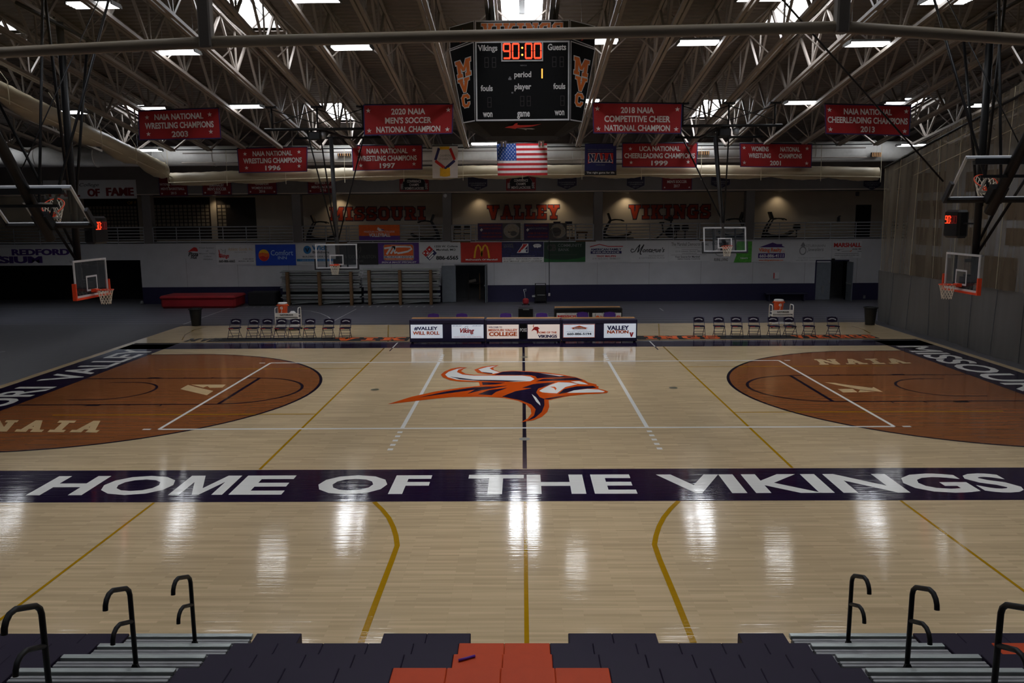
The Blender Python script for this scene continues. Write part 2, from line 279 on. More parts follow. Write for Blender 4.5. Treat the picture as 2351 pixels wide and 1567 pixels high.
class Panel:
    """flat rectangle in space given by its corners; things are drawn on it in its own u (0..1 right) and v (0..1 up)"""
    def __init__(s, tl, tr, br, bl, n=(0, -1, 0), mb=None, wave=0, seed=0, thick=.006):
        s.tl, s.tr, s.br, s.bl = V(tl), V(tr), V(br), V(bl); s.n = V(n).normalized(); s.m = mb or MB(); s.wave = wave; s.seed = seed; s.thick = thick
        s.W = (s.br-s.bl).length; s.H = (s.tl-s.bl).length; s.L = 1
    def pt(s, u, v, off=0):
        p = (s.bl*(1-u)+s.br*u)*(1-v)+(s.tl*(1-u)+s.tr*u)*v
        if s.wave: off += s.wave*(math.sin(u*9+s.seed)*.6+math.sin(u*4-v*3+s.seed*2)*.5)*(1.2-v)
        return p+s.n*off
    def base(s, mt, nu=1, nv=1, back=True):
        if s.wave: nu, nv = 28, 8
        vs = [s.pt(i/nu, j/nv) for j in range(nv+1) for i in range(nu+1)]
        F = [(j*(nu+1)+i, j*(nu+1)+i+1, (j+1)*(nu+1)+i+1, (j+1)*(nu+1)+i) for j in range(nv) for i in range(nu)]
        s.m.add(vs, F, mt, bool(s.wave))
        if s.thick:
            vb = [s.pt(i/nu, j/nv, -s.thick) for j in range(nv+1) for i in range(nu+1)]; s.m.add(vb, [f[::-1] for f in F], mt, bool(s.wave))
            e = [(0,0),(1,0),(1,1),(0,1)]
            for a in range(4):
                p, q = e[a], e[(a+1) % 4]; s.m.add([s.pt(*p), s.pt(*q), s.pt(*q, -s.thick), s.pt(*p, -s.thick)], [(0,3,2,1)], mt)
        return s
    def off(s): return (.010 if s.wave else .004)+.0025*s.L
    def poly(s, pts, mt, lift=0):
        o = s.off()+lift; s.m.poly([s.pt(u, v, o) for u, v in pts], mt); return s
    def rect(s, u0, v0, u1, v1, mt):
        k = 14 if s.wave and abs(u1-u0) > .2 else 1
        for i in range(k):
            a, b = u0+(u1-u0)*i/k, u0+(u1-u0)*(i+1)/k; s.m.add([s.pt(a, v0, s.off()), s.pt(b, v0, s.off()), s.pt(b, v1, s.off()), s.pt(a, v1, s.off())], [(0,1,2,3)], mt)
        return s
    def ell(s, cu, cv, ru, mt, rv=None, n=24, a0=0, a1=2*math.pi):
        rv = ru*s.W/s.H if rv is None else rv
        return s.poly([(cu+ru*math.cos(a0+(a1-a0)*k/n), cv+rv*math.sin(a0+(a1-a0)*k/n)) for k in range(n)], mt)
    def star(s, cu, cv, r, mt):
        """r as a share of the height"""
        return s.poly([(cu+(r if k % 2 == 0 else r*.4)*math.sin(k*math.pi/5)*s.H/s.W, cv+(r if k % 2 == 0 else r*.4)*math.cos(k*math.pi/5)) for k in range(10)], mt)
    def text(s, txt, u0, v0, u1, v1, mt, bold=.02, italic=0):
        vs, fs, asp = glyphs(txt, min(bold, .03), italic); o = s.off(); k = max(0, bold-.03)/asp*1.3
        for i, sh in enumerate((0,) if k == 0 else (-k/2, k/2)):   # heavy lettering: two strokes side by side
            s.m.add([s.pt(u0+(u1-u0)*(x*(1-k)+k/2+sh), v0+(v1-v0)*y, o+.0008*i) for x, y in vs], fs, mt)
        return s
    def ctext(s, txt, cu, v0, v1, mt, maxw=.9, bold=.02, squeeze=1.0):
        """centred line, natural width up to maxw"""
        a = glyphs(txt, bold)[2]; w_ = min(maxw, a*squeeze*(v1-v0)*s.H/s.W); return s.text(txt, cu-w_/2, v0, cu+w_/2, v1, mt, bold)
    def slab(s, txt, u0, v0, u1, v1, mt, edge=None, d=.06, gap=.14, edge2=None, d2=.1):
        P, w_ = slab(txt, gap)
        for mm, dd in ((edge2, d2), (edge, d), (mt, 0)):
            if mm is None: continue
            for j, p in enumerate(P):
                q = grow(p, dd) if dd else p; s.poly([(u0+(u1-u0)*x/w_, v0+(v1-v0)*y) for x, y in q], mm, .0002*(j % 12))
            s.L += 1
        return s
    def up(s): s.L += 1; return s
def ypanel(x0, y0, x1, y1, Y, **k):
    """panel facing the stands whose corners are surveyed in the vertical plane at depth Y"""
    a, b, c, d = aty(x0, y0, Y), aty(x1, y0, Y), aty(x1, y1, Y), aty(x0, y1, Y)
    zt, zb, xl, xr = (a.z+b.z)/2, (c.z+d.z)/2, (a.x+d.x)/2, (b.x+c.x)/2
    return Panel((xl, Y, zt), (xr, Y, zt), (xr, Y, zb), (xl, Y, zb), **k)
# ================================================================== SETTING
YW, YB = 24.3, 27.6          # lower far wall / balcony back wall
ZB = 3.59                    # balcony floor level (parapet top)
XL, XR, YN = -34.0, 22.8, -33.0
def deck_z(y): return 12.16-.145*y if y > -12 else 12.16+.145*12+.145*(y+12)
# ---- floor: boards, stain, paint, each paint coat a little higher than the one below
F = MB()
WX, WY0, WY1 = 16.35, -19.5, 14.45
def fpoly(pts, mt, L): F.poly([(x, y, .0012*L) for x, y in pts], mt)
def frect(x0, y0, x1, y1, mt, L): F.add([(x0, y0, .0012*L), (x1, y0, .0012*L), (x1, y1, .0012*L), (x0, y1, .0012*L)], [(0,1,2,3)], mt)
def fline(a, b, w_, mt, L):
    a, b = V((*a, 0)), V((*b, 0)); t = (b-a).normalized(); q = V((-t.y, t.x, 0))*w_/2
    fpoly([(a-q)[:2], (b-q)[:2], (b+q)[:2], (a+q)[:2]], mt, L)
def fpath(pts, w_, mt, L):
    pts = [V((*p, 0)) for p in pts]; n_ = len(pts); A = []; B_ = []
    for i, p in enumerate(pts):
        t = (pts[min(i+1, n_-1)]-pts[max(i-1, 0)]).normalized(); q = V((-t.y, t.x, 0))*w_/2; A.append(p+q); B_.append(p-q)
    vs = [(p.x, p.y, .0012*L) for p in A+B_]; F.add(vs, [(i, n_+i, n_+i+1, i+1) for i in range(n_-1)], mt)
def arc(cx, cy, r, a0, a1, n_=48): return [(cx+r*math.cos(math.radians(a0+(a1-a0)*k/n_)), cy+r*math.sin(math.radians(a0+(a1-a0)*k/n_))) for k in range(n_+1)]
for x0, y0, x1, y1 in ((XL, YN, -WX, 33), (WX, YN, XR, 33), (-WX, WY1, WX, 33), (-WX, YN, WX, WY0)): frect(x0, y0, x1, y1, 'track_grey', 0)
frect(-WX, WY0, WX, WY1, 'maple', 0)
for k in range(9): frect(XL, 15.35+.85*k, XR, 15.42+.85*k, 'track_line', 1)
for k in range(8): frect(XL, 15.46+.85*k, XR, 16.16+.85*k, 'track_lane', 1)
def px2(x, y): return atz(x, y)[:2]
for a, b in (((421, 744), (527, 707)), ((767, 736), (818, 709)), ((1514, 707), (1523, 713)), ((2010, 717), (2030, 722)), ((0, 808), (12, 806))): fline(px2(*a), px2(*b), .06, 'track_white', 2)
fpath([px2(*p) for p in ((690, 712), (715, 714), (736, 719), (752, 726), (762, 734))], .06, 'track_white', 2)
for k in range(13): fline(px2(776+17.8*k, 704.5), px2(781+17.8*k, 702), .07, 'track_white', 2)
for k in range(8): fline(px2(545+18*k, 705.5), px2(551+18*k, 704), .07, 'track_white', 2)
# stained arcs, border bands
BX, SX = 14.2, 12.75
for s in (-1, 1):
    A = [(s*BX, 6.4)]+[(s*SX-s*6.46*math.cos(math.radians(t)), 6.46*math.sin(math.radians(t))) for t in range(82, -83, -3)]+[(s*BX, -6.4)]
    fpoly(A, 'stained_maple', 1); fpath(A, .09, 'black_paint', 2.4)
    frect(min(s*BX, s*16.05), -9.62, max(s*BX, s*16.05), 9.2, 'navy_paint', 3)
    for yy in (1.83, -1.83): fline((s*BX, yy), (s*8.53, yy), .1, 'black_paint', 2)
    fline((s*8.53, -1.83), (s*8.53, 1.83), .11, 'black_paint', 2.2)
    fpath(arc(s*8.53, 0, 1.8, 90, 270) if s > 0 else arc(s*8.53, 0, 1.8, -90, 90), .09, 'black_paint', 2.6)
    fpath([(s*13.1, 1.22)]+(arc(s*12.4, 0, 1.22, 90, 270) if s > 0 else arc(s*12.4, 0, 1.22, 90, -90))+[(s*13.1, -1.22)], .08, 'black_paint', 2)
    for yy in (1.83, -1.83):
        q = .16 if yy > 0 else -.16
        frect(s*12.0-.2, min(yy, yy+q), s*12.0+.2, max(yy, yy+q), 'black_paint', 2)
        for xx in (11.0, 10.1): fline((s*xx, yy), (s*xx, yy+q*1.3), .05, 'black_paint', 2)
    # volleyball end and attack lines
    fline((s*9, 4.5), (s*9, -4.5), .085, 'white_paint', 3.4)
    fline((s*3, 4.5), (s*3, -4.5), .1, 'white_paint', 3.4)
    for k in range(5): fline((s*3, -4.78-.36*k), (s*3, -4.93-.36*k), .12, 'white_paint', 4)
    for k in range(4): fline((s*3, 4.78+.36*k), (s*3, 4.93+.36*k), .12, 'white_paint', 4)
    for yy in (4.5, -4.5): fline((s*9.2, yy), (s*9.4, yy), .1, 'white_paint', 4)
    # gold lines of the cross courts
    fline((s*5.48, -7.7), (s*5.48, 7.62), .06, 'gold_paint', 2.5); fline((s*5.6, 9.3), (s*6.4, 14.3), .05, 'gold_paint', 2)
    fline((s*6.8, -9.64), (s*6.9, -16), .05, 'gold_paint', 2.5)
    for yy in (-3.0, 3.4): fline((s*5.48, yy), (s*12.5, yy), .07, 'gold_paint', 1.5)
    fpath([px2(*p) for p in (((859, 1152), (877, 1169), (893, 1189), (903, 1210), (909, 1230), (912, 1252), (900, 1285), (866, 1374), (829, 1475)) if s < 0 else ((1558, 1150), (1540, 1167), (1524, 1187), (1513, 1208), (1506, 1230), (1502.5, 1250), (1514, 1283), (1551, 1372), (1592, 1475)))], .085, 'gold_paint', 4)
    fline((s*5.15, 9.0), (s*5.15, 7.65), .05, 'white_paint', 5); fline((s*5.15, 7.62), (s*5.15, 6.9), .05, 'black_paint', 4)
    fpath([px2(*p) for p in (((478, 749), (445, 757), (425, 768), (418, 780)) if s < 0 else ((1955, 748), (1980, 755), (1998, 765)))], .05, 'gold_paint', 2)
fline((-9, 4.5), (9, 4.5), .12, 'white_paint', 4); fline((-9, -4.5), (9, -4.5), .1, 'white_paint', 4)
fline((0, 7.65), (0, -7.7), .09, 'black_paint', 3); fline((0, -9.66), (0, -16), .06, 'gold_paint', 4)
frect(-16.05, -9.62, 16.05, -7.74, 'navy_paint', 3); frect(-16.05, 7.65, 16.05, 9.2, 'navy_paint', 3)
fline((-16.05, 8.95), (16.05, 8.95), .06, 'track_line', 4)
for x, y in ((861, 894), (1546, 890), (1204.5, 1007.5), (1203, 819.5)):
    c = px2(x, y); fpoly([(c[0]+.13*math.cos(t*.35), c[1]+.13*math.sin(t*.35)) for t in range(18)], 'brass', 5)
# lettering on the border bands
def ftext(txt, o, ex, ey, w_, h, mt, bold=.03, L=5):
    vs, fs, _ = glyphs(txt, bold); F.add([(o[0]+ex[0]*w_*x+ey[0]*h*y, o[1]+ex[1]*w_*x+ey[1]*h*y, .0012*L) for x, y in vs], fs, mt)
MP = [(0,0),(.2,0),(.2,.66),(.44,0),(.56,0),(.8,.66),(.8,0),(1,0),(1,1),(.73,1),(.5,.33),(.27,1),(0,1)]
fpoly([(-6.72+1.02*x, -9.24+1.13*y) for x, y in MP], 'white_paint', 5)
for t, x0, x1 in (('H', -9.42, -8.36), ('O', -8.22, -6.86), ('M', 0, 0), ('E', -5.58, -4.58), ('OF', -4.02, -1.86), ('THE', -1.12, 2.1), ('VIKINGS', 2.62, 9.4)):
    if t != 'M': ftext(t, (x0, -9.24), (1, 0), (0, 1), x1-x0, 1.13, 'white_paint', .03)
for t, y0, y1 in (('MISSOURI', -7.4, .6), ('VALLEY', 1.5, 7.6)): ftext(t, (-14.42, y0), (0, 1), (-1, 0), y1-y0, 1.2, 'white_paint', .02)
for t, y0, y1 in (('MISSOURI', 7.45, -.95), ('VALLEY', -1.6, -7.5)): ftext(t, (14.42, y0), (0, -1), (1, 0), y0-y1, 1.2, 'white_paint', .02)
def fslab(txt, P4, mt, d=0, L=4, gap=.16):
    P, w_ = slab(txt, gap); a, b, c, e = [V((*p, 0)) for p in P4]   # bl br tr tl
    for j, p in enumerate(P):
        q = grow(p, d) if d else p
        pts = []
        for x, y in q:
            r_ = (a*(1-x/w_)+b*(x/w_))*(1-y)+(e*(1-x/w_)+c*(x/w_))*y; pts.append(r_[:2])
        fpoly(pts, mt, L+.2*(j % 10))
fslab('NAIA', [px2(*p) for p in ((-45, 990), (222, 993), (256, 966), (-25, 964))], 'cream_paint', gap=.22); fslab('NAIA', [px2(*p) for p in ((1882, 837), (2094, 834.5), (2068, 822.5), (1868, 824.5))], 'cream_paint', gap=.22)
def zpoly(pts, ox, oy, sc, mt, L): fpoly([px2(ox+x*sc, oy+y*sc) for x, y in pts], mt, L)
for pts in ([(1215,390),(1268,362),(1330,378),(1440,403),(1395,432)], [(1290,360),(1525,360),(1500,380),(1415,382),(1400,370),(1370,380)]): zpoly(pts, 0, 760, .3403, 'cream_paint', 2)
for pts in ([(1005,345),(1075,348),(1130,358),(1325,383),(1335,376),(1400,410),(1240,393),(1100,365)], [(1095,390),(1195,388),(1228,412),(1130,413)], [(1245,396),(1345,408),(1232,412)]): zpoly(pts, 1551, 760, .3403, 'cream_paint', 2)
# horned head emblem at centre court
Z = lambda pts, mt, L: zpoly(pts, 800, 780, .31915, mt, L)
HEAD = [(280,463),(450,410),(620,372),(800,345),(945,330),(938,303),(1040,300),(1035,250),(1105,228),(1180,222),(1300,226),(1420,235),(1540,250),(1640,270),(1700,290),(1722,305),(1785,320),(1785,330),(1800,335),(1797,347),(1810,354),(1845,362),(1870,372),(1860,382),(1800,387),(1700,392),(1600,402),(1500,420),(1440,435),(1445,480),(1430,520),(1390,555),(1330,578),(1240,593),(1290,565),(1315,530),(1310,495),(1280,465),(1220,438),(1120,418),(1000,410),(900,410),(750,412),(600,425),(440,445)]
HORN = [(855,200),(800,197),(740,207),(690,228),(665,250),(680,270),(730,290),(800,300),(1000,306),(1310,304),(1362,284),(1345,262),(1300,254),(900,252),(840,243),(810,225),(830,208)]
HORN2 = [(1082,183),(1030,185),(960,195),(905,215),(930,238),(1000,248),(1045,250),(1092,232),(1045,215),(1042,200)]
Z(HEAD, 'orange_paint', 4); Z(HORN2, 'orange_paint', 5)
for pts in ([(1040,255),(1110,230),(1200,226),(1320,232),(1450,245),(1560,262),(1640,268),(1400,274),(1360,277),(1320,255),(1180,253)], [(1350,298),(1400,281),(1640,272),(1690,291),(1600,291),(1480,295)], [(960,305),(1130,309),(1060,320),(967,325)],
            [(500,415),(700,372),(900,342),(1060,333),(900,360),(700,387)], [(855,388),(920,352),(1080,334),(1150,330),(960,362)], [(930,392),(1010,362),(1145,345),(1060,375),(1030,398)],
            [(1105,408),(1200,370),(1320,348),(1250,345),(1330,318),(1490,303),(1430,330),(1365,350),(1350,378),(1375,412),(1408,425),(1410,470),(1390,520),(1340,562),(1285,583),(1335,545),(1347,500),(1315,465),(1240,435)],
            [(1400,425),(1500,408),(1700,388),(1560,404),(1440,430)]): Z(pts, 'navy_paint', 5)
Z(HORN, 'orange_paint', 6); Z([(830,204),(780,210),(720,230),(695,250),(715,270),(780,287),(900,295),(1200,302),(1310,298),(1338,283),(1310,265),(1250,258),(900,258),(820,250),(780,232),(790,215)], 'white_paint', 7)
Z([(1060,188),(1000,195),(935,213),(960,232),(1040,245),(1088,235),(1030,215),(1015,205)], 'white_paint', 6); Z([(730,265),(900,287),(1290,296),(1150,301),(950,297),(800,284)], 'navy_paint', 8)
Z([(960,231),(1040,240),(1030,245),(975,237)], 'navy_paint', 7)
Z([(1372,368),(1400,350),(1450,325),(1510,305),(1590,308),(1650,318),(1610,328),(1560,340),(1500,385),(1440,382),(1395,378)], 'white_paint', 6)
Z([(1600,300),(1660,297),(1700,310),(1725,322),(1660,318)], 'white_paint', 6); Z([(1510,390),(1550,355),(1640,335),(1760,332),(1790,345),(1700,352),(1620,365),(1560,382)], 'navy_paint', 6)
Z([(1570,383),(1620,364),(1720,353),(1800,358),(1845,372),(1830,378),(1700,380)], 'white_paint', 7); Z([(1450,338),(1485,338),(1498,350),(1490,364),(1478,348)], 'orange_paint', 7)
Z([(1318,390),(1350,415),(1378,455),(1382,475),(1350,445)], 'white_paint', 6); Z([(1375,240),(1550,258),(1520,262)], 'white_paint', 6)
struct(F.build('floor', origin=(0, 0, 0)), 'glossy maple court floor with painted lines, emblem and lettering inside a grey track', 'floor')
# ---- far wall below the balcony, with two doorways and a wide dark opening at the left
m = MB(); T = .3
d1 = (aty(1047, 660, YW).x, aty(1117, 660, YW).x); d2 = (aty(1872, 660, YW).x, aty(1943, 660, YW).x); DH = 2.18; DH2 = 2.3; OX = aty(326, 650, YW).x
for a, b, z0, z1 in ((OX, d1[0], 1, ZB), (d1[0], d1[1], DH, ZB), (d1[1], d2[0], 1, ZB), (d2[0], d2[1], DH2, ZB), (d2[1], XR, 1, ZB), (XL, OX, 2.62, ZB)): m.box((a, YW, z0), (b, YW+T, z1), 'white_wall')
for a, b in ((OX, d1[0]), (d1[1], d2[0]), (d2[1], XR)): m.box((a, YW, 0), (b, YW+T, 1), 'navy_wall')
for x in [-20+3.05*k for k in range(14)]: m.box((x, YW-.004, 1.0), (x+.012, YW, ZB-.9), 'grey_wall')
struct(m.build('wall_far', origin=(0, YW, 0)), 'white far wall with navy dado below the balcony', 'wall')
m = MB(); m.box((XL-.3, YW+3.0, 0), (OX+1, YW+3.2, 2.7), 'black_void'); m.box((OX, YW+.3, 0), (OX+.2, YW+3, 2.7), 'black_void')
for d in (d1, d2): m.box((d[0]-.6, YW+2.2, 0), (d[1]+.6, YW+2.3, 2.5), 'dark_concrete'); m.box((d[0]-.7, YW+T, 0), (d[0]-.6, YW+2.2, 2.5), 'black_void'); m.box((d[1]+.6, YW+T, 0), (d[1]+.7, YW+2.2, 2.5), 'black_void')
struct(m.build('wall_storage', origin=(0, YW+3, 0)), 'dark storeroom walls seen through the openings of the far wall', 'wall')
m = MB(); m.box((XL, YW+.02, ZB-.25), (XR, YB, ZB-.001), 'dark_concrete'); struct(m.build('trim_1', origin=(0, YW, ZB)), 'concrete balcony floor slab', 'balcony')
m = MB()
for xa, xb in ((748, 797), (1034, 1080), (1322, 1368), (1606, 1640)): m.box((aty(xa, 555, YW).x, YW-.02, ZB-.13), (aty(xb, 555, YW).x, YW+.3, ZB+.02), 'brown_wood')
struct(m.build('trim_2', origin=(0, YW, ZB)), 'dark wooden kick boards at the balcony gates', 'trim')
# balcony back wall, header, columns
m = MB(); m.box((XL, YB, ZB), (XR, YB+.25, 6.6), 'cream_wall'); struct(m.build('wall_balcony', origin=(0, YB, ZB)), 'cream back wall of the balcony', 'wall')
ZH = aty(1203, 441, YW).z
m = MB(); m.box((XL, YW, ZH), (XR, YW+.3, 8.66), 'grey_wall'); m.box((XL, YW-.04, ZH), (XR, YW, ZH+.06), 'cream_wall'); m.box((XL, YW+.3, ZH+.02), (XR, YB, ZH+.2), 'grey_wall')
struct(m.build('wall_header', origin=(0, YW, ZH)), 'grey header wall above the balcony', 'wall')
for k, x in enumerate((-22.1, -13.26, -4.42, 4.42, 13.26)):
    m = MB(); m.bbox((x-.26, YW-.06, ZB), (x+.26, YW+.45, ZH+.01), 'grey_wall', .02); struct(m.build('trim_%d' % (k+3), origin=(x, YW, ZB)), 'grey square column at the balcony front', 'column')
# side and rear walls
m = MB(); m.box((XR, YN, 0), (XR+.3, YB, 15), 'white_wall')
for x0, x1, y0, y1 in ((2108, 2163, 461, 503), (2207, 2268, 460, 503), (2310, 2380, 460, 505), (2105, 2160, 521, 565), (2203, 2263, 521, 566), (2312, 2380, 523, 567), (2085, 2186, 582, 664), (2205, 2240, 584, 668), (2262, 2330, 586, 676), (2100, 2170, 400, 440), (2220, 2300, 395, 436)):
    a, b = atx(x0, y0, XR), atx(x1, y1, XR); m.box((XR-.03, min(a.y, b.y), min(a.z, b.z)), (XR, max(a.y, b.y), max(a.z, b.z)), 'brown_wood')
struct(m.build('wall_right', origin=(XR, 0, 0)), 'white right-hand wall with dark panels behind the curtain', 'wall')
m = MB(); m.box((XL-.3, YN, 0), (XL, YB+.3, 15), 'dark_concrete'); struct(m.build('wall_left', origin=(XL, 0, 0)), 'dark left-hand wall', 'wall')
m = MB(); m.box((XL, YN-.3, 0), (XR, YN, 15), 'grey_wall'); struct(m.build('wall_near', origin=(0, YN, 0)), 'grey wall behind the stands', 'wall')
# ---- roof deck with openings for the skylights
SKX = [-26.46, -17.64, -8.82, 0, 8.82, 17.64]; SKY = [(-22.2, -18.9), (-10.2, -6.9), (1.9, 5.2), (13.9, 17.2)]; SW = .66  # rearmost skylight row is unseen, added to light the tube rail and stands
xs = sorted({XL-.3, XR+.3, *[x+d for x in SKX for d in (-SW, SW)]}); ys = sorted({YN-.3, -12.0, YB+.2, *[y for p in SKY for y in p]})
m = MB()
for i in range(len(xs)-1):
    for j in range(len(ys)-1):
        xm, ym = (xs[i]+xs[i+1])/2, (ys[j]+ys[j+1])/2
        if any(abs(xm-x) < SW for x in SKX) and any(a < ym < b for a, b in SKY): continue
        c = [(xs[i], ys[j]), (xs[i+1], ys[j]), (xs[i+1], ys[j+1]), (xs[i], ys[j+1])]
        m.add([(x, y, deck_z(y)) for x, y in c]+[(x, y, deck_z(y)+.12) for x, y in c], [(3,2,1,0),(4,5,6,7),(0,1,5,4),(1,2,6,5),(2,3,7,6),(3,0,4,7)], 'deck')
for x in SKX:
    for y0, y1 in SKY:
        for a, b, c, d in ((x-SW-.06, y0-.06, x-SW, y1+.06), (x+SW, y0-.06, x+SW+.06, y1+.06), (x-SW, y0-.06, x+SW, y0), (x-SW, y1, x+SW, y1+.06)):
            q = [(a, b), (c, b), (c, d), (a, d)]; m.add([(px_, py_, deck_z(py_)+.02) for px_, py_ in q]+[(px_, py_, deck_z(py_)+.62) for px_, py_ in q], [(3,2,1,0),(4,5,6,7),(0,1,5,4),(1,2,6,5),(2,3,7,6),(3,0,4,7)], 'duct_white')
struct(m.build('ceiling', origin=(0, 0, 10)), 'ribbed metal roof deck sloping down to the far wall', 'ceiling')
k = 0
for y0, y1 in SKY:
    for x in SKX:
        k += 1; m = MB(); q = [(x-SW, y0), (x+SW, y0), (x+SW, y1), (x-SW, y1)]
        m.add([(a, b, deck_z(b)+.55) for a, b in q]+[(a, b, deck_z(b)+.57) for a, b in q], [(3,2,1,0),(4,5,6,7)], 'sky_pane'+('_near' if y0 < -15 or (y0 < -5 and abs(x) > 12) else '_mid' if abs(x) < 5 and y0 < 10 else '' if abs(x) < 5 else '_side' if abs(x) < 12 else '_far')); o = m.build('window_%d' % k, origin=(x, (y0+y1)/2, deck_z((y0+y1)/2)))
        struct(o, 'white skylight in the roof deck', 'skylight'); m = MB()
        for t in (.34, .67):
            b = y0+(y1-y0)*t; m.bar((x-SW, b, deck_z(b)+.52), (x+SW, b, deck_z(b)+.52), .07, .08, 'grey_steel')
        m.bar((x, y0, deck_z(y0)+.51), (x, y1, deck_z(y1)+.51), (.42 if y0 > 10 else .2) if x == 0 else .05, .06, 'grey_steel'); m.build('window_frame', o)  # far centre bar is unseen, made extra wide to split the floor reflection
# ---- steel joists: one built, the rest copied
CH = 10.6; DX = 1.765; YA, YE = -11.5, 15.9
def cz(y, off=0): return CH-.145*y+off
def tz(y): return deck_z(y)-.1
def joist(x):
    r = thing('roof_joist', '', 'roof joist', (x, 2, CH), 'steel joists under the roof deck')
    m = MB()
    for s in (-1, 1): m.bar((x+s*.074, YA, cz(YA)), (x+s*.074, YE, cz(YE)), .1, .1, 'joist')
    m.build('bottom_chord', r); m = MB()
    for s in (-1, 1): m.bar((x+s*.063, YA, tz(YA)), (x+s*.063, 24.2, tz(24.2)), .09, .1, 'joist')
    m.build('top_chord', r); m = MB(); n_ = 11; st = (YE-YA)/n_
    for i in range(n_):
        a, b, c = YA+i*st, YA+(i+.5)*st, YA+(i+1)*st
        m.bar((x, a, tz(a)), (x, b, cz(b)), .075, .075, 'joist'); m.bar((x, c, tz(c)), (x, b, cz(b)), .075, .075, 'joist'); m.bar((x+.03, b, tz(b)), (x+.03, b, cz(b)), .05, .05, 'joist')
    m.bar((x, YE, cz(YE)), (x, 18.6, tz(18.6)), .08, .08, 'joist')
    m.build('web', r)
    for y in (3.2, 9.6, 14.6):
        m = MB(); m.bar((x+.05, y, cz(y)), (x+DX-.05, y, tz(y)), .04, .04, 'joist'); m.bar((x+.05, y+.05, tz(y)), (x+DX-.05, y+.05, cz(y)), .04, .04, 'joist'); m.build('cross_brace', r)
    return r
JX = [(k+.5)*DX for k in range(-18, 13)]
j0 = joist(JX[0]); near = sorted(JX, key=abs)
for k, x in enumerate(JX):
    o = j0 if k == 0 else dup(j0, (x, 2, CH))
    side = 'left' if x < 0 else 'right'; nth = sum(1 for q in JX if q*x > 0 and abs(q) <= abs(x))
    o['label'] = 'sloping steel roof joist, %s one to the %s of the scoreboard' % (ORD[nth-1], side)
# ---- strip lights hung between the joists
FX = [(808, 111), (1602, 100), (1990, 103), (410, 122), (1372, 97), (566, 246), (1840, 237), (160, 259), (1112, 331), (1339, 233), (352, 251), (2062, 239), (2262, 243), (725, 0), (1748, -3), (2172, 4), (215, 14), (340, 346), (2092, 334), (960, 243)]
def fixture(x, y):
    z = 10.72-.145*y; r = thing('ceiling_light', '', 'ceiling light', (x, y, z), 'fluorescent ceiling lights')
    m = MB(); m.bbox((x-.62, y-.3, z+.05), (x+.62, y+.3, z+.11), 'lamp_housing', .01)
    for s in (-1, 1): m.bbox((x+s*.62-.02, y-.3, z-.02), (x+s*.62+.02, y+.3, z+.06), 'lamp_housing', .005)
    m.build('housing', r)
    for i in range(4):
        yy = y-.22+.147*i; m = MB(); m.tube([(x-.6, yy, z+.01), (x+.6, yy, z+.01)], .028, 'tube'+('' if abs(x) < 4 else '_side' if abs(x) < 9 else '_far'), 8); m.build('lamp_tube', r)
    m = MB()
    for s in (-1, 1): m.tube([(x+s*.5, y, z+.1), (x+s*.5, y, deck_z(y))], .006, 'grey_steel', 4)
    m.build('hanger', r); return r
f0 = None
FL = ['above the far end of the {} banner'] 
names = {0: 'left of the scoreboard in its upper row', 1: 'right of the scoreboard, above the 2018 banner', 2: 'at the upper right, above the 2013 banner', 3: 'at the upper left, above the 2003 banner', 4: 'half hidden behind the upper right corner of the scoreboard', 5: 'between the 2003 and 2020 banners', 6: 'between the 2018 and 2013 banners', 7: 'beside the left basket mast', 8: 'just left of the national flag', 9: 'behind the lower right edge of the scoreboard', 10: 'peeping over the top of the 2003 banner', 11: 'peeping over the top of the 2013 banner', 12: 'behind the right basket mast', 13: 'cut by the top edge, left of the middle skylight', 14: 'cut by the top edge beside the right skylight', 15: 'at the top right corner above the rail', 16: 'at the top left corner above the rail', 17: 'below the 2003 banner by the white duct', 18: 'below the 2013 banner by the white duct', 19: 'hidden over the left end of the 2020 banner'}
for k, (a, b) in enumerate(FX[:19]):
    p = atroof(a, b, 10.72)
    if f0 is None: f0 = fixture(p.x, p.y); o = f0
    else: o = fixture(p.x, p.y)
    o['label'] = 'hanging fluorescent light '+names[k]
# ---- ducts and pipes at the eaves
m = MB(); za = aty(1000, 355, 18.6).z
m.tube([(XL+.5, 18.6, za+.05), (XR-.4, 18.6, za-.02)], .5, 'duct_white', 24)
for x in [XL+3+3.05*k for k in range(18)]: m.tube([(x-.02, 18.6, za+.03), (x+.02, 18.6, za+.03)], .525, 'duct_white', 24)
o = m.build('air_duct', origin=(0, 18.6, za)); tag(o, 'long round white air duct running under the eaves behind the lower banners', 'duct')
for (a, b, c, d, w_) in ((1602, 347, 1628, 355, 'right of the 1999 banner'), (775, 352, 806, 358, 'left of the 1997 banner'), (2000, 350, 2022, 360, 'near the right end of the duct')):
    P = aty(a, b, 18.05); Q = aty(c, d, 18.05); m = MB(); m.box((P.x, 17.99, Q.z), (Q.x, 18.085, P.z), 'black_void'); cx = (P.x+Q.x)/2
    r = m.build('duct_vent', origin=(cx, 18.05, P.z)); tag(r, 'dark louvred vent in the white duct, '+w_, 'vent'); m = MB()
    for t in range(6): xx = P.x+(Q.x-P.x)*(t+.5)/6; m.box((xx-.02, 17.96, Q.z), (xx+.02, 17.99, P.z), 'table_wood')
    m.build('louvre', r)
m = MB(); zp = aty(1000, 339, 15.6).z; m.tube([(-16.5, 15.62, zp), (16.5, 15.62, zp)], .03, 'black_steel', 6); tag(m.build('hanging_pipe', origin=(0, 15.62, zp)), 'thin black pipe across the joist ends carrying the lower row of banners', 'pipe')
m = MB()
for yy, zz in ((17.6, aty(1000, 347, 17.6).z), (17.4, aty(1000, 369, 17.4).z)): m.tube([(-17, yy, zz), (17, yy, zz)], .035, 'joist', 6)
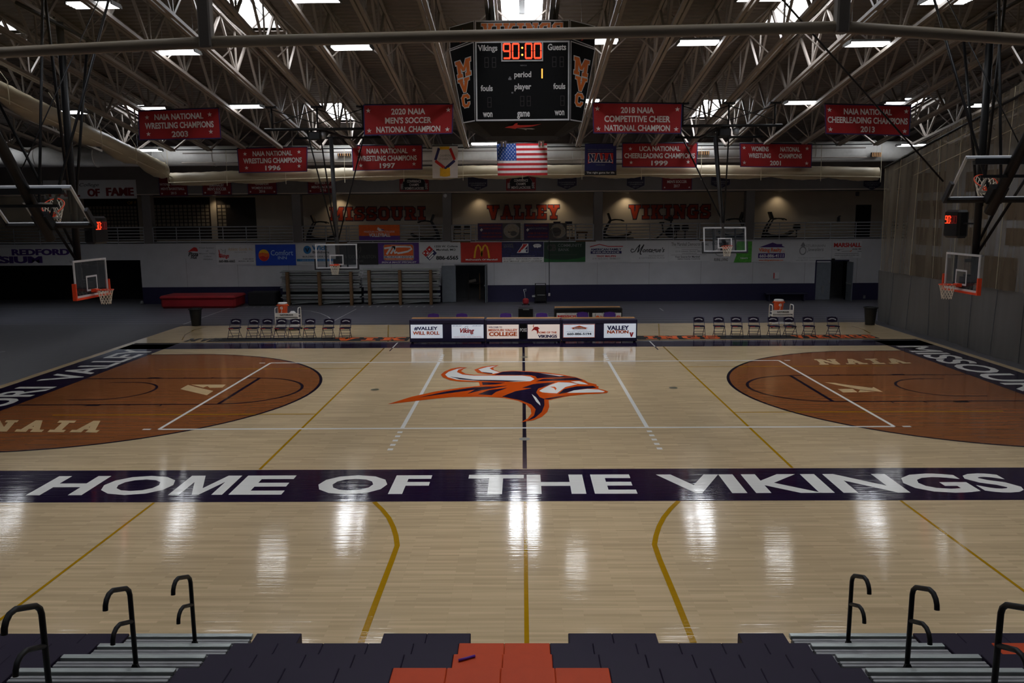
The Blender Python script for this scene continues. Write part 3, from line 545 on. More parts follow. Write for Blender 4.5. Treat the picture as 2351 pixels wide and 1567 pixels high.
for x in (-11.4725, -4.4125, 4.4125, 11.4725): m.bar((x, 17.6, aty(1000, 369, 17.4).z), (x, 17.6, tz(17.6)), .03, .03, 'joist')
tag(m.build('conduit_run', origin=(0, 17.5, 8)), 'pair of pale conduits running in front of the white duct', 'conduit')
# ---- balcony downlights (real spots) over the lettering
for k, (a, b, pw, w_) in enumerate(((775, 450, .7, 'over the word MISSOURI'), (1272, 447, 1.25, 'over the right end of the word VALLEY'), (1100, 452, .5, 'over the left end of the word VALLEY'), (1440, 450, .9, 'over the left end of the word VIKINGS'), (1790, 452, .55, 'over the rightmost treadmill'), (492, 452, .5, 'over the pale column between two photo boards'))):
    x = aty(a, b, 27.1).x; z = ZH-.02; m = MB(); m.lathe([(.07, z-.01), (.07, z)], (x, 27.1, 0), 'warm_lamp', 16); r = m.build('downlight', origin=(x, 27.1, z)); tag(r, 'recessed warm downlight '+w_, 'downlight', 'balcony downlights')
    m = MB(); m.lathe([(.1, z-.03), (.1, z+.01)], (x, 27.1, 0), 'duct_white', 16); m = MB(); m.tube([(x+.09*math.cos(t*.3927), 27.1+.09*math.sin(t*.3927), z-.01) for t in range(16)], .015, 'duct_white', 6, closed=True); m.build('trim_ring', r)
    ld = bpy.data.lights.new('downlight_beam', 'SPOT'); ld.energy = SPOT_W*pw; ld.color = (1, .8, .52); ld.spot_size = 2.0; ld.spot_blend = .9; ld.shadow_soft_size = .06
    lo = bpy.data.objects.new('downlight_beam', ld); COL.objects.link(lo); lo.location = (x, 27.1, z-.06); lo.rotation_euler = (math.radians(12), 0, 0)
# ================================================================== SCOREBOARD
def scoreboard():
    YF = -1.2; zb, zt = 7.66, 9.78; ztop = 10.25; X = 1.26
    r = thing('scoreboard', 'large black four-sided scoreboard reading 90:00 hung above centre court', 'scoreboard', (0, 0, zb))
    m = MB()  # cabinet: octagonal block, narrower at the bottom
    def ring(z, x1, x2, y1, y2): return [(x1, -y2, z), (-x1, -y2, z), (-x2, -y1, z), (-x2, y1, z), (-x1, y2, z), (x1, y2, z), (x2, y1, z), (x2, -y1, z)]
    k = 1.98
    R = [ring(7.3, .85, 1.0, .4, .75), ring(zb-.02, X, 1.6, .887, 1.19), ring(zt, X, k, .55, 1.19), ring(ztop, X, k, .55, 1.19)]
    vs = [p for q in R for p in q]; fs = []
    for i in range(3):
        for j in range(8): fs.append((i*8+j, i*8+(j+1) % 8, (i+1)*8+(j+1) % 8, (i+1)*8+j))
    fs += [tuple(range(8))[::-1], tuple(range(24, 32))]
    m.add(vs, fs, 'board_black'); m.build('cabinet', r)
    P = Panel((-X, YF, zt-.06), (X, YF, zt-.06), (X, YF, zb), (-X, YF, zb), thick=.02); P.base('board_black')
    def frame(P, t, mt='trim_white'):
        a, b = t/P.W, t/P.H; P.rect(0, 0, 1, b, mt).rect(0, 1-b, 1, 1, mt).rect(0, b, a, 1-b, mt).rect(1-a, b, 1, 1-b, mt)
    frame(P, .042)
    U = lambda x: (x-358)/(1500-358); Vv = lambda y: 1-(y-470)/(1330-470)   # shares of the face, read off the photograph
    for t, x0, y0, x1, y1 in (('Vikings', 392, 592, 628, 508), ('Guests', 1236, 572, 1458, 503), ('period', 830, 878, 1036, 795), ('player', 832, 1008, 1036, 925), ('fouls', 420, 1005, 566, 940), ('fouls', 1304, 990, 1450, 925), ('won', 443, 1288, 560, 1235), ('game', 862, 1310, 1017, 1232), ('won', 1320, 1275, 1438, 1222)):
        P.text(t, U(x0), Vv(y0), U(x1), Vv(y1), 'ink_white', .028)
    P.text('NEVCO', U(905), Vv(738), U(982), Vv(724), 'ink_grey', .01)
    for x0, y0, x1, y1 in ((757, 886, 796, 866), (768, 866, 786, 850), (794, 1032, 816, 1016)): P.rect(U(x0), Vv(y0), U(x1), Vv(y1), 'ink_grey')
    for x0, y0 in ((470, 640), (560, 640), (1290, 640), (1380, 640), (500, 1070), (1390, 1060), (900, 1060), (980, 1060)):   # unlit digits
        for a, b, c, d in ((0, 0, 50, 8), (0, 52, 50, 60), (0, 104, 50, 112), (0, 8, 8, 104), (42, 8, 50, 104)): P.rect(U(x0+a), Vv(y0+d), U(x0+c), Vv(y0+b), 'led_off')
    face = P.m.build('score_face', r)
    C = Panel((-X+(678-358)/1142*2*X, YF-.012, 0), (0, 0, 0), (0, 0, 0), (0, 0, 0))
    wx = lambda x: -X+U(x)*2*X; wz = lambda y: zb+Vv(y)*(zt-.06-zb)
    C = Panel((wx(674), YF-.03, wz(478)), (wx(1180), YF-.03, wz(478)), (wx(1180), YF-.03, wz(690)), (wx(674), YF-.03, wz(690)), thick=.02); C.base('board_black'); frame(C, .035); C.up()
    def digit(P, d, u0, v0, u1, v1, mt='led_red'):
        SEG = {'0': 'abcdef', '1': 'bc', '9': 'abcdfg'}[d]; w_, h = u1-u0, v1-v0
        def dots(a, b, n_):
            for i in range(n_):
                t = (i+.5)/n_; u = u0+w_*(a[0]+(b[0]-a[0])*t); v = v0+h*(a[1]+(b[1]-a[1])*t); du, dv = w_*.085, h*.036
                if a[0] == b[0]: P.rect(u-du, v-dv*.62, u+du, v+dv*.62, mt)
                else: P.rect(u-du*.55, v-dv*1.5, u+du*.55, v+dv*1.5, mt)
        S_ = {'a': ((.08, .95), (.92, .95), 7), 'd': ((.08, .05), (.92, .05), 7), 'g': ((.08, .5), (.92, .5), 7), 'f': ((.08, .52), (.08, .95), 9), 'b': ((.92, .52), (.92, .95), 9), 'e': ((.08, .05), (.08, .48), 9), 'c': ((.92, .05), (.92, .48), 9)}
        for s_ in SEG: dots(*S_[s_])
    cu = lambda x: (x-674)/506; cv = lambda y: 1-(y-478)/212
    for d, x0, x1 in (('9', 696, 788), ('0', 805, 893), ('0', 961, 1050), ('0', 1068, 1160)): digit(C, d, cu(x0), cv(664), cu(x1), cv(494))
    for y in (545, 620): C.ell(cu(928), cv(y), .024, 'led_amber', n=12)
    C.m.build('game_clock', face)
    D = Panel((wx(1100), YF-.008, wz(765)), (wx(1190), YF-.008, wz(765)), (wx(1190), YF-.008, wz(875)), (wx(1100), YF-.008, wz(875)), thick=0); D.base('board_black')
    for i in range(14): D.rect(.66, .03+i*.068, .84, .03+i*.068+.045, 'led_amber')
    D.m.build('period_digit', face)
    T = Panel((-X, YF, ztop), (X, YF, ztop), (X, YF, zt-.01), (-X, YF, zt-.01), thick=.02); T.base('board_black'); frame(T, .035); T.up()
    T.slab('VIKINGS', .07, .16, .93, .84, 'letter_orange', 'ink_white', .05, gap=.12); T.m.build('top_sign', r)
    for s in (-1, 1):   # corner panels
        tl, tr, br, bl = V((s*X, YF, zt-.06)), V((s*k, -.55, zt-.16)), V((s*1.6, -.897, zb-.02)), V((s*X, YF, zb))
        q = (tl, tr, br, bl) if s > 0 else (tr, tl, bl, br); nn = V((s*.75, -.75, -.1))
        q = [p+nn.normalized()*.03 for p in q]
        G = Panel(*q, n=nn, thick=.01); G.base('board_black'); a, b = .03/.9, .03/2
        G.rect(0, 0, 1, b, 'trim_white').rect(0, 1-b, 1, 1, 'trim_white').rect(0, b, a, 1-b, 'trim_white').rect(1-a, b, 1, 1-b, 'trim_white').up()
        for ch, v0, v1, w_ in (('M', .6, .82, .68), ('V', .4, .58, .6), ('C', .2, .37, .5)):
            cu_ = .5+(.06 if s > 0 else -.06)*(0 if ch == 'M' else 1)-.0
            L0 = G.L; G.slab(ch, cu_-w_/2, v0, cu_+w_/2, v1, 'letter_orange', 'ink_white', .055); G.L = L0
        G.m.build('corner_panel', r)
        tl, tr, br, bl = V((s*X, YF, ztop)), V((s*k, -.55, ztop-.02)), V((s*k, -.55, zt-.14)), V((s*X, YF, zt-.02))
        q = (tl, tr, br, bl) if s > 0 else (tr, tl, bl, br); q = [p+nn.normalized()*.012 for p in q]
        G = Panel(*q, n=V((s*.75, -.75, 0)), thick=.01); G.base('board_black'); frame(G, .025); G.up().poly([(.42, .1), (.5, .45), (.55, .8), (.56, .4), (.5, .15)], 'ink_red'); G.m.build('corner_crest', r)
    m = MB()
    hh = [(690,1385),(740,1372),(800,1366),(830,1345),(862,1340),(858,1358),(900,1362),(1050,1362),(1175,1352),(1060,1375),(950,1383),(860,1388),(830,1398),(760,1390)]
    def under(x, y): return V((wx(x)*.93, -1.21+.0+.42*(y-1330)/150, zb-.02-.36*(y-1330)/150))+V((0, -.012, -.012))
    m.poly([under(*p) for p in hh], 'ink_red'); m.poly([under(*p) for p in ((850,1392),(1050,1392),(1095,1400),(1060,1406),(985,1402),(975,1412),(940,1402))], 'ink_grey'); m.build('underside_emblem', r)
    for a in (-.9, .9):
        for b in (-.4, .4): m = MB(); m.tube([(a, b, ztop), (a, b, deck_z(b)-.1)], .03, 'black_steel', 6); m.build('suspension_rod', r)
scoreboard()
# ================================================================== HANGING BANNERS
def hang(P, r_parent, x0, x1, z, y, n_=4):
    m = MB(); m.tube([(x0, y, z), (x1, y, z)], .02, 'black_steel', 6); return m.build('hanging_rod', r_parent)
def banner(name, label, px, Y, draw, base='red_cloth', border='navy_cloth', group=None, wave=.022, seed=0, cat='banner', rod=True):
    P = Panel(*[aty(a, b, Y) for a, b in px], wave=wave, seed=seed); P.base(base)
    if border: b, c = .022/P.W*1.6, .022/P.H*1.6; P.rect(0, 0, 1, c, border).rect(0, 1-c, 1, 1, border).rect(0, c, b, 1-c, border).rect(1-b, c, 1, 1-c, border).up()
    draw(P); o = P.m.build(name, origin=(P.bl+P.br)/2); tag(o, label, cat, group)
    if rod:
        m = MB(); a, b = P.pt(0, 1), P.pt(1, 1); a.y = b.y = Y; m.tube([a, b], .022, 'black_steel', 6); q = m.build('hanging_rod', o)
        m = MB()
        js = [q_ for q_ in JX if a.x+.05 < q_ < b.x-.05]
        for jx in ((js[0], js[-1]) if Y < 12 else (a.x+.2, b.x-.2)):
            p = a.lerp(b, (jx-a.x)/(b.x-a.x)); zt_ = cz(p.y)-.04 if Y < 12 else zp
            if zt_ > p.z+.03: m.tube([p, (p.x, p.y, zt_)], .006, 'black_steel', 4)
        if m.v: m.build('hanging_wire', o)
    return o
def champ(l1, l2, l3, stars, r1=(.66, .86), r2=(.37, .58), r3=(.08, .28), w1=.6, w2=.86, w3=.22):
    def d(P):
        for (t, (a, b), w_) in ((l1, r1, w1), (l2, r2, w2), (l3, r3, w3)):
            if t: P.text(t, .5-w_/2, a, .5+w_/2, b, 'banner_white', .03)
        P.up()
        for u, v in stars: P.star(u, v, .085, 'banner_white')
    return d
C4 = [(.11, .76), (.88, .79), (.12, .2), (.88, .23)]; C5 = [(.055, .8), (.945, .8), (.06, .15), (.94, .15)]
banner('championship_banner', 'red wrestling champions banner dated 2003, leftmost of the upper row', [(317,254),(503,247),(508,318),(320,322)], 8.3, champ('NAIA NATIONAL', 'WRESTLING CHAMPIONS', '2003', C4, w2=.84, w3=.2), group='red championship banners', seed=1)
banner('championship_banner', 'red 2020 men\'s soccer champion banner just left of the scoreboard', [(834,240),(1041,238),(1039,307),(836,311)], 8.3, champ('2020 NAIA', 'MEN\'S SOCCER', 'NATIONAL CHAMPION', C5, w1=.38, w2=.52, w3=.72), group='red championship banners', seed=2)
banner('championship_banner', 'red 2018 competitive cheer banner just right of the scoreboard', [(1360,235),(1567,237),(1564,307),(1362,306)], 8.3, champ('2018 NAIA', 'COMPETITIVE CHEER', 'NATIONAL CHAMPION', C5, w1=.37, w2=.74, w3=.74), group='red championship banners', seed=3)
banner('championship_banner', 'red cheerleading champions banner dated 2013, rightmost of the upper row', [(1893,238),(2092,242),(2088,312),(1895,307)], 8.3, champ('NAIA NATIONAL', 'CHEERLEADING CHAMPIONS', '2013', C5, w1=.56, w2=.94, w3=.17), group='red championship banners', seed=4)
banner('championship_banner', 'red wrestling champions banner dated 1996 in the lower row', [(544,340),(706,336),(706,394),(548,397)], 15.5, champ('NAIA NATIONAL', 'WRESTLING CHAMPIONS', '1996', C4, w1=.56, w2=.84), group='red championship banners', seed=5)
banner('championship_banner', 'red wrestling champions banner dated 1997 beside the left basket mast', [(807,333),(970,332),(970,389),(810,392)], 15.5, champ('NAIA NATIONAL', 'WRESTLING CHAMPIONS', '1997', C4, w1=.58, w2=.84), group='red championship banners', seed=6)
banner('championship_banner', 'red cheerleading champions banner dated 1999 beside the right basket mast', [(1428,328),(1602,327),(1600,385),(1428,384)], 15.5, champ('UCA NATIONAL', 'CHEERLEADING CHAMPIONS', '1999', C4, w1=.54, w2=.94), group='red championship banners', seed=7)
def wom(P):
    for t, u0, u1, v0, v1 in (('WOMENS', .16, .4, .66, .86), ('NATIONAL', .56, .83, .66, .86), ('WRESTLING', .12, .43, .38, .58), ('CHAMPIONS', .54, .86, .38, .58), ('2001', .42, .57, .08, .28)): P.text(t, u0, v0, u1, v1, 'banner_white', .03)
    P.up()
    for u, v in ((.06, .8), (.93, .8), (.06, .18), (.93, .18)): P.star(u, v, .085, 'banner_white')
banner('championship_banner', 'red women\'s wrestling champions banner dated 2001, rightmost of the lower row', [(1698,328),(1865,330),(1863,385),(1699,383)], 15.5, wom, group='red championship banners', seed=8)
def charac(P):
    for a, b, c in (((.12, .56), (.27, .93), 'ink_navy'), ((.3, .93), (.68, .93), 'ink_gold'), ((.7, .92), (.88, .56), 'ink_red'), ((.12, .54), (.5, .3), 'ink_red'), ((.88, .54), (.55, .32), 'ink_navy')):
        a, b = V((*a, 0)), V((*b, 0)); t = (b-a).normalized(); q = V((-t.y, t.x*.9, 0))*.05; P.poly([(a-q)[:2], (b-q)[:2], (b+q)[:2], (a+q)[:2]], c)
    P.up().ctext('CHAMPIONS', .52, .66, .73, 'ink_grey', .46, .0).ctext('OF CHARACTER', .52, .56, .63, 'ink_grey', .54, .0)
    P.rect(.3, .06, .7, .32, 'ink_gold').ell(.5, .1, .21, 'ink_gold', .06).up().ell(.52, .31, .06, 'ink_navy', .03)
banner('character_banner', 'white banner with a red and blue medal ribbon left of the flag', [(992,335),(1051,334),(1051,408),(993,409)], 15.5, charac, base='banner_white', border=None, seed=9, wave=.012)
def usflag(P):
    for k in range(13): P.rect(0, k/13, 1, (k+1)/13, 'flag_red' if k % 2 == 0 else 'flag_white')
    P.up().rect(0, 6/13, .385, 1, 'flag_blue').up()
    for i in range(9):
        for j in range(6 if i % 2 == 0 else 5): P.star(.032*(1 if i % 2 == 0 else 2)+.0642*j, 6/13+.06*(i+.5), .022, 'flag_white')
banner('national_flag', 'red white and blue striped national flag hanging below the scoreboard', [(1140,329),(1256,328),(1257,402),(1143,403)], 15.5, usflag, base='flag_white', border=None, seed=3, wave=.012, cat='flag')
def naia(P):
    P.text('NATIONAL ASSOCIATION OF', .1, .795, .9, .825, 'ink_grey', .0).text('INTERCOLLEGIATE ATHLETICS', .1, .735, .9, .765, 'ink_grey', .0)
    P.poly([(.1, .7), (.9, .7), (.9, .36), (.75, .43), (.5, .46), (.25, .43), (.1, .36)], 'ink_red').up()
    P.slab('NAIA', .13, .42, .87, .67, 'ink_navy', 'ink_white', .07); P.text('NAIA.ORG', .36, .31, .64, .34, 'ink_grey', .0)
    P.rect(0, 0, 1, .14, 'vinyl_black').up().text('The right game for life', .06, .035, .94, .11, 'ink_white', .01)
banner('association_banner', 'navy NAIA banner with the words The right game for life', [(1343,329),(1415,329),(1415,402),(1342,402)], 15.5, naia, base='navy_cloth', border=None, seed=5, wave=.012)
# ================================================================== BASKETS
def net(m, c, r=.225, r2=.13, h=.42, n_=12, rows=6):
    P = lambda k, j: V(c)+V((math.cos(2*math.pi*k/n_)*(r+(r2-r)*(j/rows)**.7), math.sin(2*math.pi*k/n_)*(r+(r2-r)*(j/rows)**.7), -h*j/rows))
    for k in range(n_):
        for s in (-1, 1): m.tube([P(k+s*j*.5, j) for j in range(rows+1)], .008, 'net_cord', 4, cap=False)
def basket(root, c, fwd, up, pad, light=True):
    """backboard, rim and net. c: middle of the lower edge of the board, fwd: the way it faces, up: up the board"""
    c, f, u = V(c), V(fwd).normalized(), V(up).normalized(); s = u.cross(f).normalized(); W_, H_ = 1.83, 1.07
    pt = lambda a, b, d=0: c+s*a+u*b+f*d
    m = MB(); vs = [pt(a, b, d) for d in (-.006, .006) for a, b in ((-W_/2, 0), (W_/2, 0), (W_/2, H_), (-W_/2, H_))]; m.add(vs, [(0,3,2,1),(4,5,6,7),(0,1,5,4),(1,2,6,5),(2,3,7,6),(3,0,4,7)], 'board_glass'); gl = m.build('glass_board', root)
    m = MB()
    def strip(a0, b0, a1, b1, d0=-.02, d1=.012, mt='trim_white'):
        vs = [pt(a, b, d) for d in (d0, d1) for a, b in ((a0, b0), (a1, b0), (a1, b1), (a0, b1))]; m.add(vs, [(0,3,2,1),(4,5,6,7),(0,1,5,4),(1,2,6,5),(2,3,7,6),(3,0,4,7)], mt)
    t = .055; h = W_/2
    strip(-h, 0, h, t); strip(-h, H_-t, h, H_); strip(-h, t, -h+t, H_-t); strip(h-t, t, h, H_-t); m.build('board_frame', gl); m = MB()
    q = .05; strip(-.305, .15, .305, .15+q, .007, .011); strip(-.305, .55, .305, .6, .007, .011); strip(-.305, .2, -.255, .55, .007, .011); strip(.255, .2, .305, .55, .007, .011); m.build('target_square', gl)
    m = MB(); strip(-h-.06, -.06, h+.06, 0, -.06, .05, pad); strip(-h-.06, 0, -h, .42, -.06, .05, pad); strip(h, 0, h+.06, .42, -.06, .05, pad); m.build('edge_pad', root)
    m = MB(); strip(-h, 0, h, .05, -.09, -.02, 'black_steel'); strip(-h, H_-.05, h, H_, -.09, -.02, 'grey_steel'); (strip(-.5, .05, -.44, H_-.05, -.09, -.03, 'black_steel'), strip(.44, .05, .5, H_-.05, -.09, -.03, 'black_steel')) if abs(u.z) > .9 else None; strip(-.16, .02, .16, .4, -.2, -.03, 'black_steel'); m.build('back_frame', root)
    m = MB(); rc_ = pt(0, .17, .38); m.tube([rc_+(s*math.cos(k*math.pi/14)+f*math.sin(k*math.pi/14))*.23 for k in range(28)], .012, 'hoop_orange', 8, closed=True)
    vs = [pt(a, b, d) for d in (.01, .16) for a, b in ((-.09, .1), (.09, .1), (.09, .2), (-.09, .2))]; m.add(vs, [(0,3,2,1),(4,5,6,7),(0,1,5,4),(1,2,6,5),(2,3,7,6),(3,0,4,7)], 'hoop_orange')
    for sg in (-1, 1): m.bar(pt(sg*.07, .12, .02), rc_+s*sg*.18-f*.1-u*.01, .02, .02, 'hoop_orange')
    o = m.build('rim', root); m = MB(); n_ = 12
    if abs(u.z) > .9: net(m, rc_, n_=n_)
    else:
        for k in range(n_):   # the net of a folded basket hangs from its tilted rim
            p0 = rc_+(s*math.cos(k*math.pi/6)+f*math.sin(k*math.pi/6))*.225
            for sg in (-1, 1):
                L_ = []
                for j in range(6):
                    an = (k+sg*j*.5)*math.pi/6; base_ = rc_+(s*math.cos(an)+f*math.sin(an))*(.225-.02*j); L_.append(base_+V((0, 0, -.07*j)))
                m.tube(L_, .008, 'net_cord', 4, cap=False)
    m.build('net', o)
def hang_rods(root, pts, r_, mt='black_steel', name='brace'):
    for a, b in pts: m = MB(); m.tube([a, b], r_, mt, 8); m.build(name, root)
for s in (-1, 1):   # the two court baskets
    side = 'left' if s < 0 else 'right'; XB = s*12.75
    r = thing('basketball_hoop', 'glass basketball backboard with orange padding lowered over the %s end of the court' % side, 'basketball hoop', (XB, 0, 2.85), 'ceiling hung basketball hoops')
    basket(r, (XB, 0, 2.88), (-s, 0, 0), (0, 0, 1), 'pad_orange')
    Xm = s*13.12; zt_ = cz(0); m = MB(); m.tube([(Xm, 0, 3.1), (Xm-s*.1, 0, zt_)], .1, 'black_steel', 12); m.build('mast', r)
    m = MB(); m.bar((Xm, 0, 3.2), (XB+s*.08, 0, 3.2), .12, .3, 'black_steel'); m.bar((Xm, 0, 3.75), (XB+s*.08, 0, 3.75), .08, .1, 'black_steel'); m.build('board_bracket', r)
    hang_rods(r, [((Xm, -.12, 4.0), (s*16.2, -1.4, cz(-1))), ((Xm, .12, 4.0), (s*16.2, .6, cz(1))), ((Xm, -.1, 5.3), (Xm-s*.6, -1.5, cz(-1.5))), ((Xm, .1, 5.3), (Xm-s*.2, 1.3, cz(1)))], .04)
    m = MB(); m.tube([(Xm-s*.25, -2.2, zt_-.02), (Xm-s*.25, 2.2, zt_-.3)], .05, 'black_steel', 8); m.build('cross_pipe', r)
    # the clock beside it
    q = thing('shot_clock', 'black shot clock with red digits fixed on the %s basket mast' % side, 'shot clock', (Xm-s*.02, 1.2, 4.36), 'shot clocks')
    m = MB(); m.bbox((Xm-.17, .78, 4.36), (Xm+.17, 1.62, 5.2), 'black_satin', .07); m.build('case', q)
    m = MB(); m.bar((Xm, .1, 4.8), (Xm, .8, 4.8), .05, .05, 'black_steel'); m.build('bracket', q)
    xf = Xm-s*.172; a, b = (1.57, .83) if s > 0 else (.83, 1.57); nn = (-s, 0, 0)
    P = Panel((xf, a, 5.14), (xf, b, 5.14), (xf, b, 4.42), (xf, a, 4.42), n=nn, thick=.002); P.base('black_satin'); cm = ('led_red', 'led_red', 'led_dim', 'led_dim')
    for (ch, u0), mt in zip((('9', .06), ('0', .28), ('0', .56), ('0', .78)), cm):
        for seg in {'9': 'abcdfg', '0': 'abcdef'}[ch]:
            R_ = {'a': (0, .92, 1, 1), 'd': (0, 0, 1, .08), 'g': (0, .46, 1, .54), 'f': (0, .5, .22, 1), 'b': (.78, .5, 1, 1), 'e': (0, 0, .22, .5), 'c': (.78, 0, 1, .5)}[seg]
            P.rect(u0+R_[0]*.17, .52+R_[1]*.32, u0+R_[2]*.17, .52+R_[3]*.32, mt)
    for v in (.6, .75): P.rect(.485, v, .515, v+.04, 'led_red')
    P.m.build('digit_display', q)
for s, (cx, cy, czz) in ((-1, (-10.05, -6.5, 5.03)), (1, (9.83, -6.3, 5.42))):   # folded up over the near side
    side = 'left' if s < 0 else 'right'; t = math.radians(43 if s < 0 else 38)
    r = thing('basketball_hoop', 'basketball hoop with black padding folded up under the roof at the near %s' % side, 'basketball hoop', (cx, cy, czz), 'ceiling hung basketball hoops')
    up = V((0, -math.sin(t), math.cos(t))); fw = V((0, math.cos(t), math.sin(t))); basket(r, (cx, cy, czz), fw, up, 'pad_black')
    c0 = V((cx, cy, czz))+up*.15-fw*.2; dm = V((0, -.6, .8)); e = c0+dm*((cz(-12)-c0.z)/.8)
    e = V((cx, e.y, cz(e.y)-.05)); c1 = c0-dm*.35
    m = MB(); m.tube([c1, e], .11, 'black_steel', 14); m.build('mast', r)
    m = MB(); tp = V((cx, cy, czz))+up*1.0-fw*.09; m.bar(tp+V((-.75, 0, 0)), tp+V((.75, 0, 0)), .1, .12, 'black_steel'); m.bar(V((cx, cy, czz))+up*.75-fw*.25+V((-.6, 0, 0)), V((cx, cy, czz))+up*.75-fw*.25+V((.6, 0, 0)), .06, .06, 'black_steel'); m.bar(V((cx, cy, czz))+up*.2-fw*.12, c0, .1, .1, 'black_steel'); m.build('board_bracket', r)
    e2 = V((cx, -4.2, cz(-4.2)-.05)); hang_rods(r, [(c0+V((-.1, 0, 0)), e2+V((-.9, 0, 0))), (c0+V((.1, 0, 0)), e2+V((.9, 0, 0)))], .03)
    hang_rods(r, [(e+V((-1.6, 0, 0)), e+V((1.6, 0, 0)))], .06, name='cross_pipe'); hang_rods(r, [(c0+dm*1.2, (cx-s*.4, -3.5, cz(-3.5)))], .012, name='hoist_cable')
for s, bx, by, zlow, mx in ((-1, -8.19, 11.9, 2.86, -8.19), (1, 8.68, 11.35, 3.5, 8.2)):   # cross court baskets at the far side
    side = 'left' if s < 0 else 'right'
    r = thing('basketball_hoop', 'basketball hoop facing the stands, hung from a pipe frame at the far %s' % side, 'basketball hoop', (bx, by, zlow), 'ceiling hung basketball hoops')
    tl = math.radians(0 if s < 0 else 12); basket(r, (bx, by, zlow), (0, -math.cos(tl), math.sin(tl)), (0, math.sin(tl), math.cos(tl)), 'pad_black')
    ztop = 8.44 if s < 0 else 8.33; yb = by+.25; ym = 11.75; m = MB(); m.tube([(bx, yb, zlow+.3), (mx, ym, ztop)], .09, 'machine_grey', 12); m.build('mast', r)
    m = MB(); m.bar((bx, by+.06, zlow+.35), (bx, yb, zlow+.35), .1, .2, 'black_steel'); m.build('board_bracket', r)
    X3 = [-9.71, -7.94, -6.18] if s < 0 else [6.18, 7.94, 9.71]; yf = 8.5; zf = 8.47; ztp = cz(yf)-.05
    m = MB(); m.tube([(X3[0]-.3, yf, zf), (X3[2]+.3, yf, zf)], .055, 'black_steel', 10); m.build('front_pipe', r)
    m = MB(); xa = mx-1.55 if s < 0 else mx-1.7; m.tube([(xa, ym, ztop), (xa+3.7, ym, ztop)], .05, 'black_steel', 10); m.build('rear_pipe', r)
    for x in X3:
        m = MB(); m.tube([(x, yf, zf), (x, yf, ztp)], .035, 'black_steel', 8); m.bbox((x-.22, yf-.1, ztp-.05), (x+.22, yf+.1, ztp+.03), 'black_steel', .01); m.build('hanger', r)
    for a, b in ((0, 1), (1, 2)): hang_rods(r, [((X3[a], yf, zf+.2), (X3[b], yf, ztp-.1)), ((X3[a], yf, ztp-.1), (X3[b], yf, zf+.2))], .018, name='sway_brace')
    hang_rods(r, [((X3[1], yf, zf), (mx+.7*(-s), ym, ztop)), ((X3[1]-.3, yf, zf), (mx-.6, ym, ztop))], .05, name='link_arm')
    hang_rods(r, [((X3[1]-.45, yf+.05, zf), (bx-.08, yb, zlow+1.2)), ((X3[1]+.05, yf+.05, zf), (bx-.03, yb, zlow+1.2)), ((mx+1.4*(1 if s < 0 else -1.0), ym, ztop), (bx+.05*(1 if s < 0 else -1), yb, zlow+1.2))], .03)
    for xx in (xa+.15, xa+3.55): hang_rods(r, [((xx, ym, ztop), (xx, ym, cz(ym)))], .02, name='hanger')
    m = MB(); m.lathe([(.05, 0), (.12, .05), (.12, .25), (.05, .3)], (X3[1]+(.15 if s < 0 else .35), yf+.2, zf-.35), 'grey_steel', 14); m.bbox((X3[1]-.35, yf-.1, zf-.4), (X3[1]+.1, yf+.25, zf-.1), 'black_steel', .03); m.build('winch', r)
m = MB(); a = V((7.2, -2.2, cz(-2.2)-.3)); b = atx(2170, 420, 16.7)
a = aty(1868, 80, -5.0); b = V((15.6, -3.3, 4.6)); b = aty(2165, 416, -3.3); m.tube([a+(a-b)*.3, a, b], .022, 'black_steel', 8); tag(m.build('tie_cable', origin=a), 'long dark cable slanting down in front of the 2013 banner', 'cable')
# ================================================================== DIVIDER CURTAINS
r = thing('divider_curtain', 'lowered grey divider curtain with a mesh upper half along the right side', 'curtain', (16.85, 3, 0))
Y0, Y1 = -9.0, 14.95
def ctop(y): return min(7.16-.2245*(y-14.97), cz(y)-.35)
def sheet(m, z0, z1, mt, n_=160, nz=6, amp=.035):
    vs = []
    for j in range(nz+1):
        for i in range(n_+1):
            y = Y0+(Y1-Y0)*i/n_; a = z0(y); b = z1(y); t = j/nz
            vs.append((16.85+amp*(math.sin(y*5.1)+.6*math.sin(y*11.3+1))*(.4+.6*(1-t))+.12*(1-t)*math.sin(y*.9), y, a+(b-a)*t))
    m.add(vs, [(j*(n_+1)+i, j*(n_+1)+i+1, (j+1)*(n_+1)+i+1, (j+1)*(n_+1)+i) for j in range(nz) for i in range(n_)], mt, True)
ZM = 2.42
m = MB(); sheet(m, lambda y: .02, lambda y: ZM, 'vinyl_grey'); m.build('vinyl_skirt', r)
m = MB(); sheet(m, lambda y: ZM, ctop, 'curtain_mesh', amp=.05); m.build('mesh_panel', r)
for k in range(16):
    y = Y1-.06-1.62*k; m = MB()
    def at(z): t = (z/ZM if z < ZM else (z-ZM)/(ctop(y)-ZM)); am = .035 if z < ZM else .05; return 16.85+am*(math.sin(y*5.1)+.6*math.sin(y*11.3+1))*(.4+.6*(1-t))+.12*(1-t)*math.sin(y*.9)-.012
    for i in range(8): z0 = ZM+(ctop(y)-ZM)*i/8; z1 = ZM+(ctop(y)-ZM)*(i+1)/8; m.bar((at(z0+.001), y, z0), (at(z1-.001), y, z1), .02, .012, 'seam_white')
    m.build('webbing_seam', r)
    m = MB(); m.bar((at(.05), y, .05), (at(2.3), y, 2.38), .02, .012, 'grey_steel'); m.build('skirt_seam', r)
m = MB(); m.tube([(16.85, Y0, ctop(Y0)), (16.85, Y1, ctop(Y1))], .05, 'black_steel', 8); m.build('top_pipe', r)
for d in (.42, 1.15):
    m = MB(); m.bar((16.8, Y0, ctop(Y0)-d), (16.8, Y1-2.5*d, ctop(Y1-2.5*d)-d), .012, .025, 'seam_white'); m.build('hem_line', r)
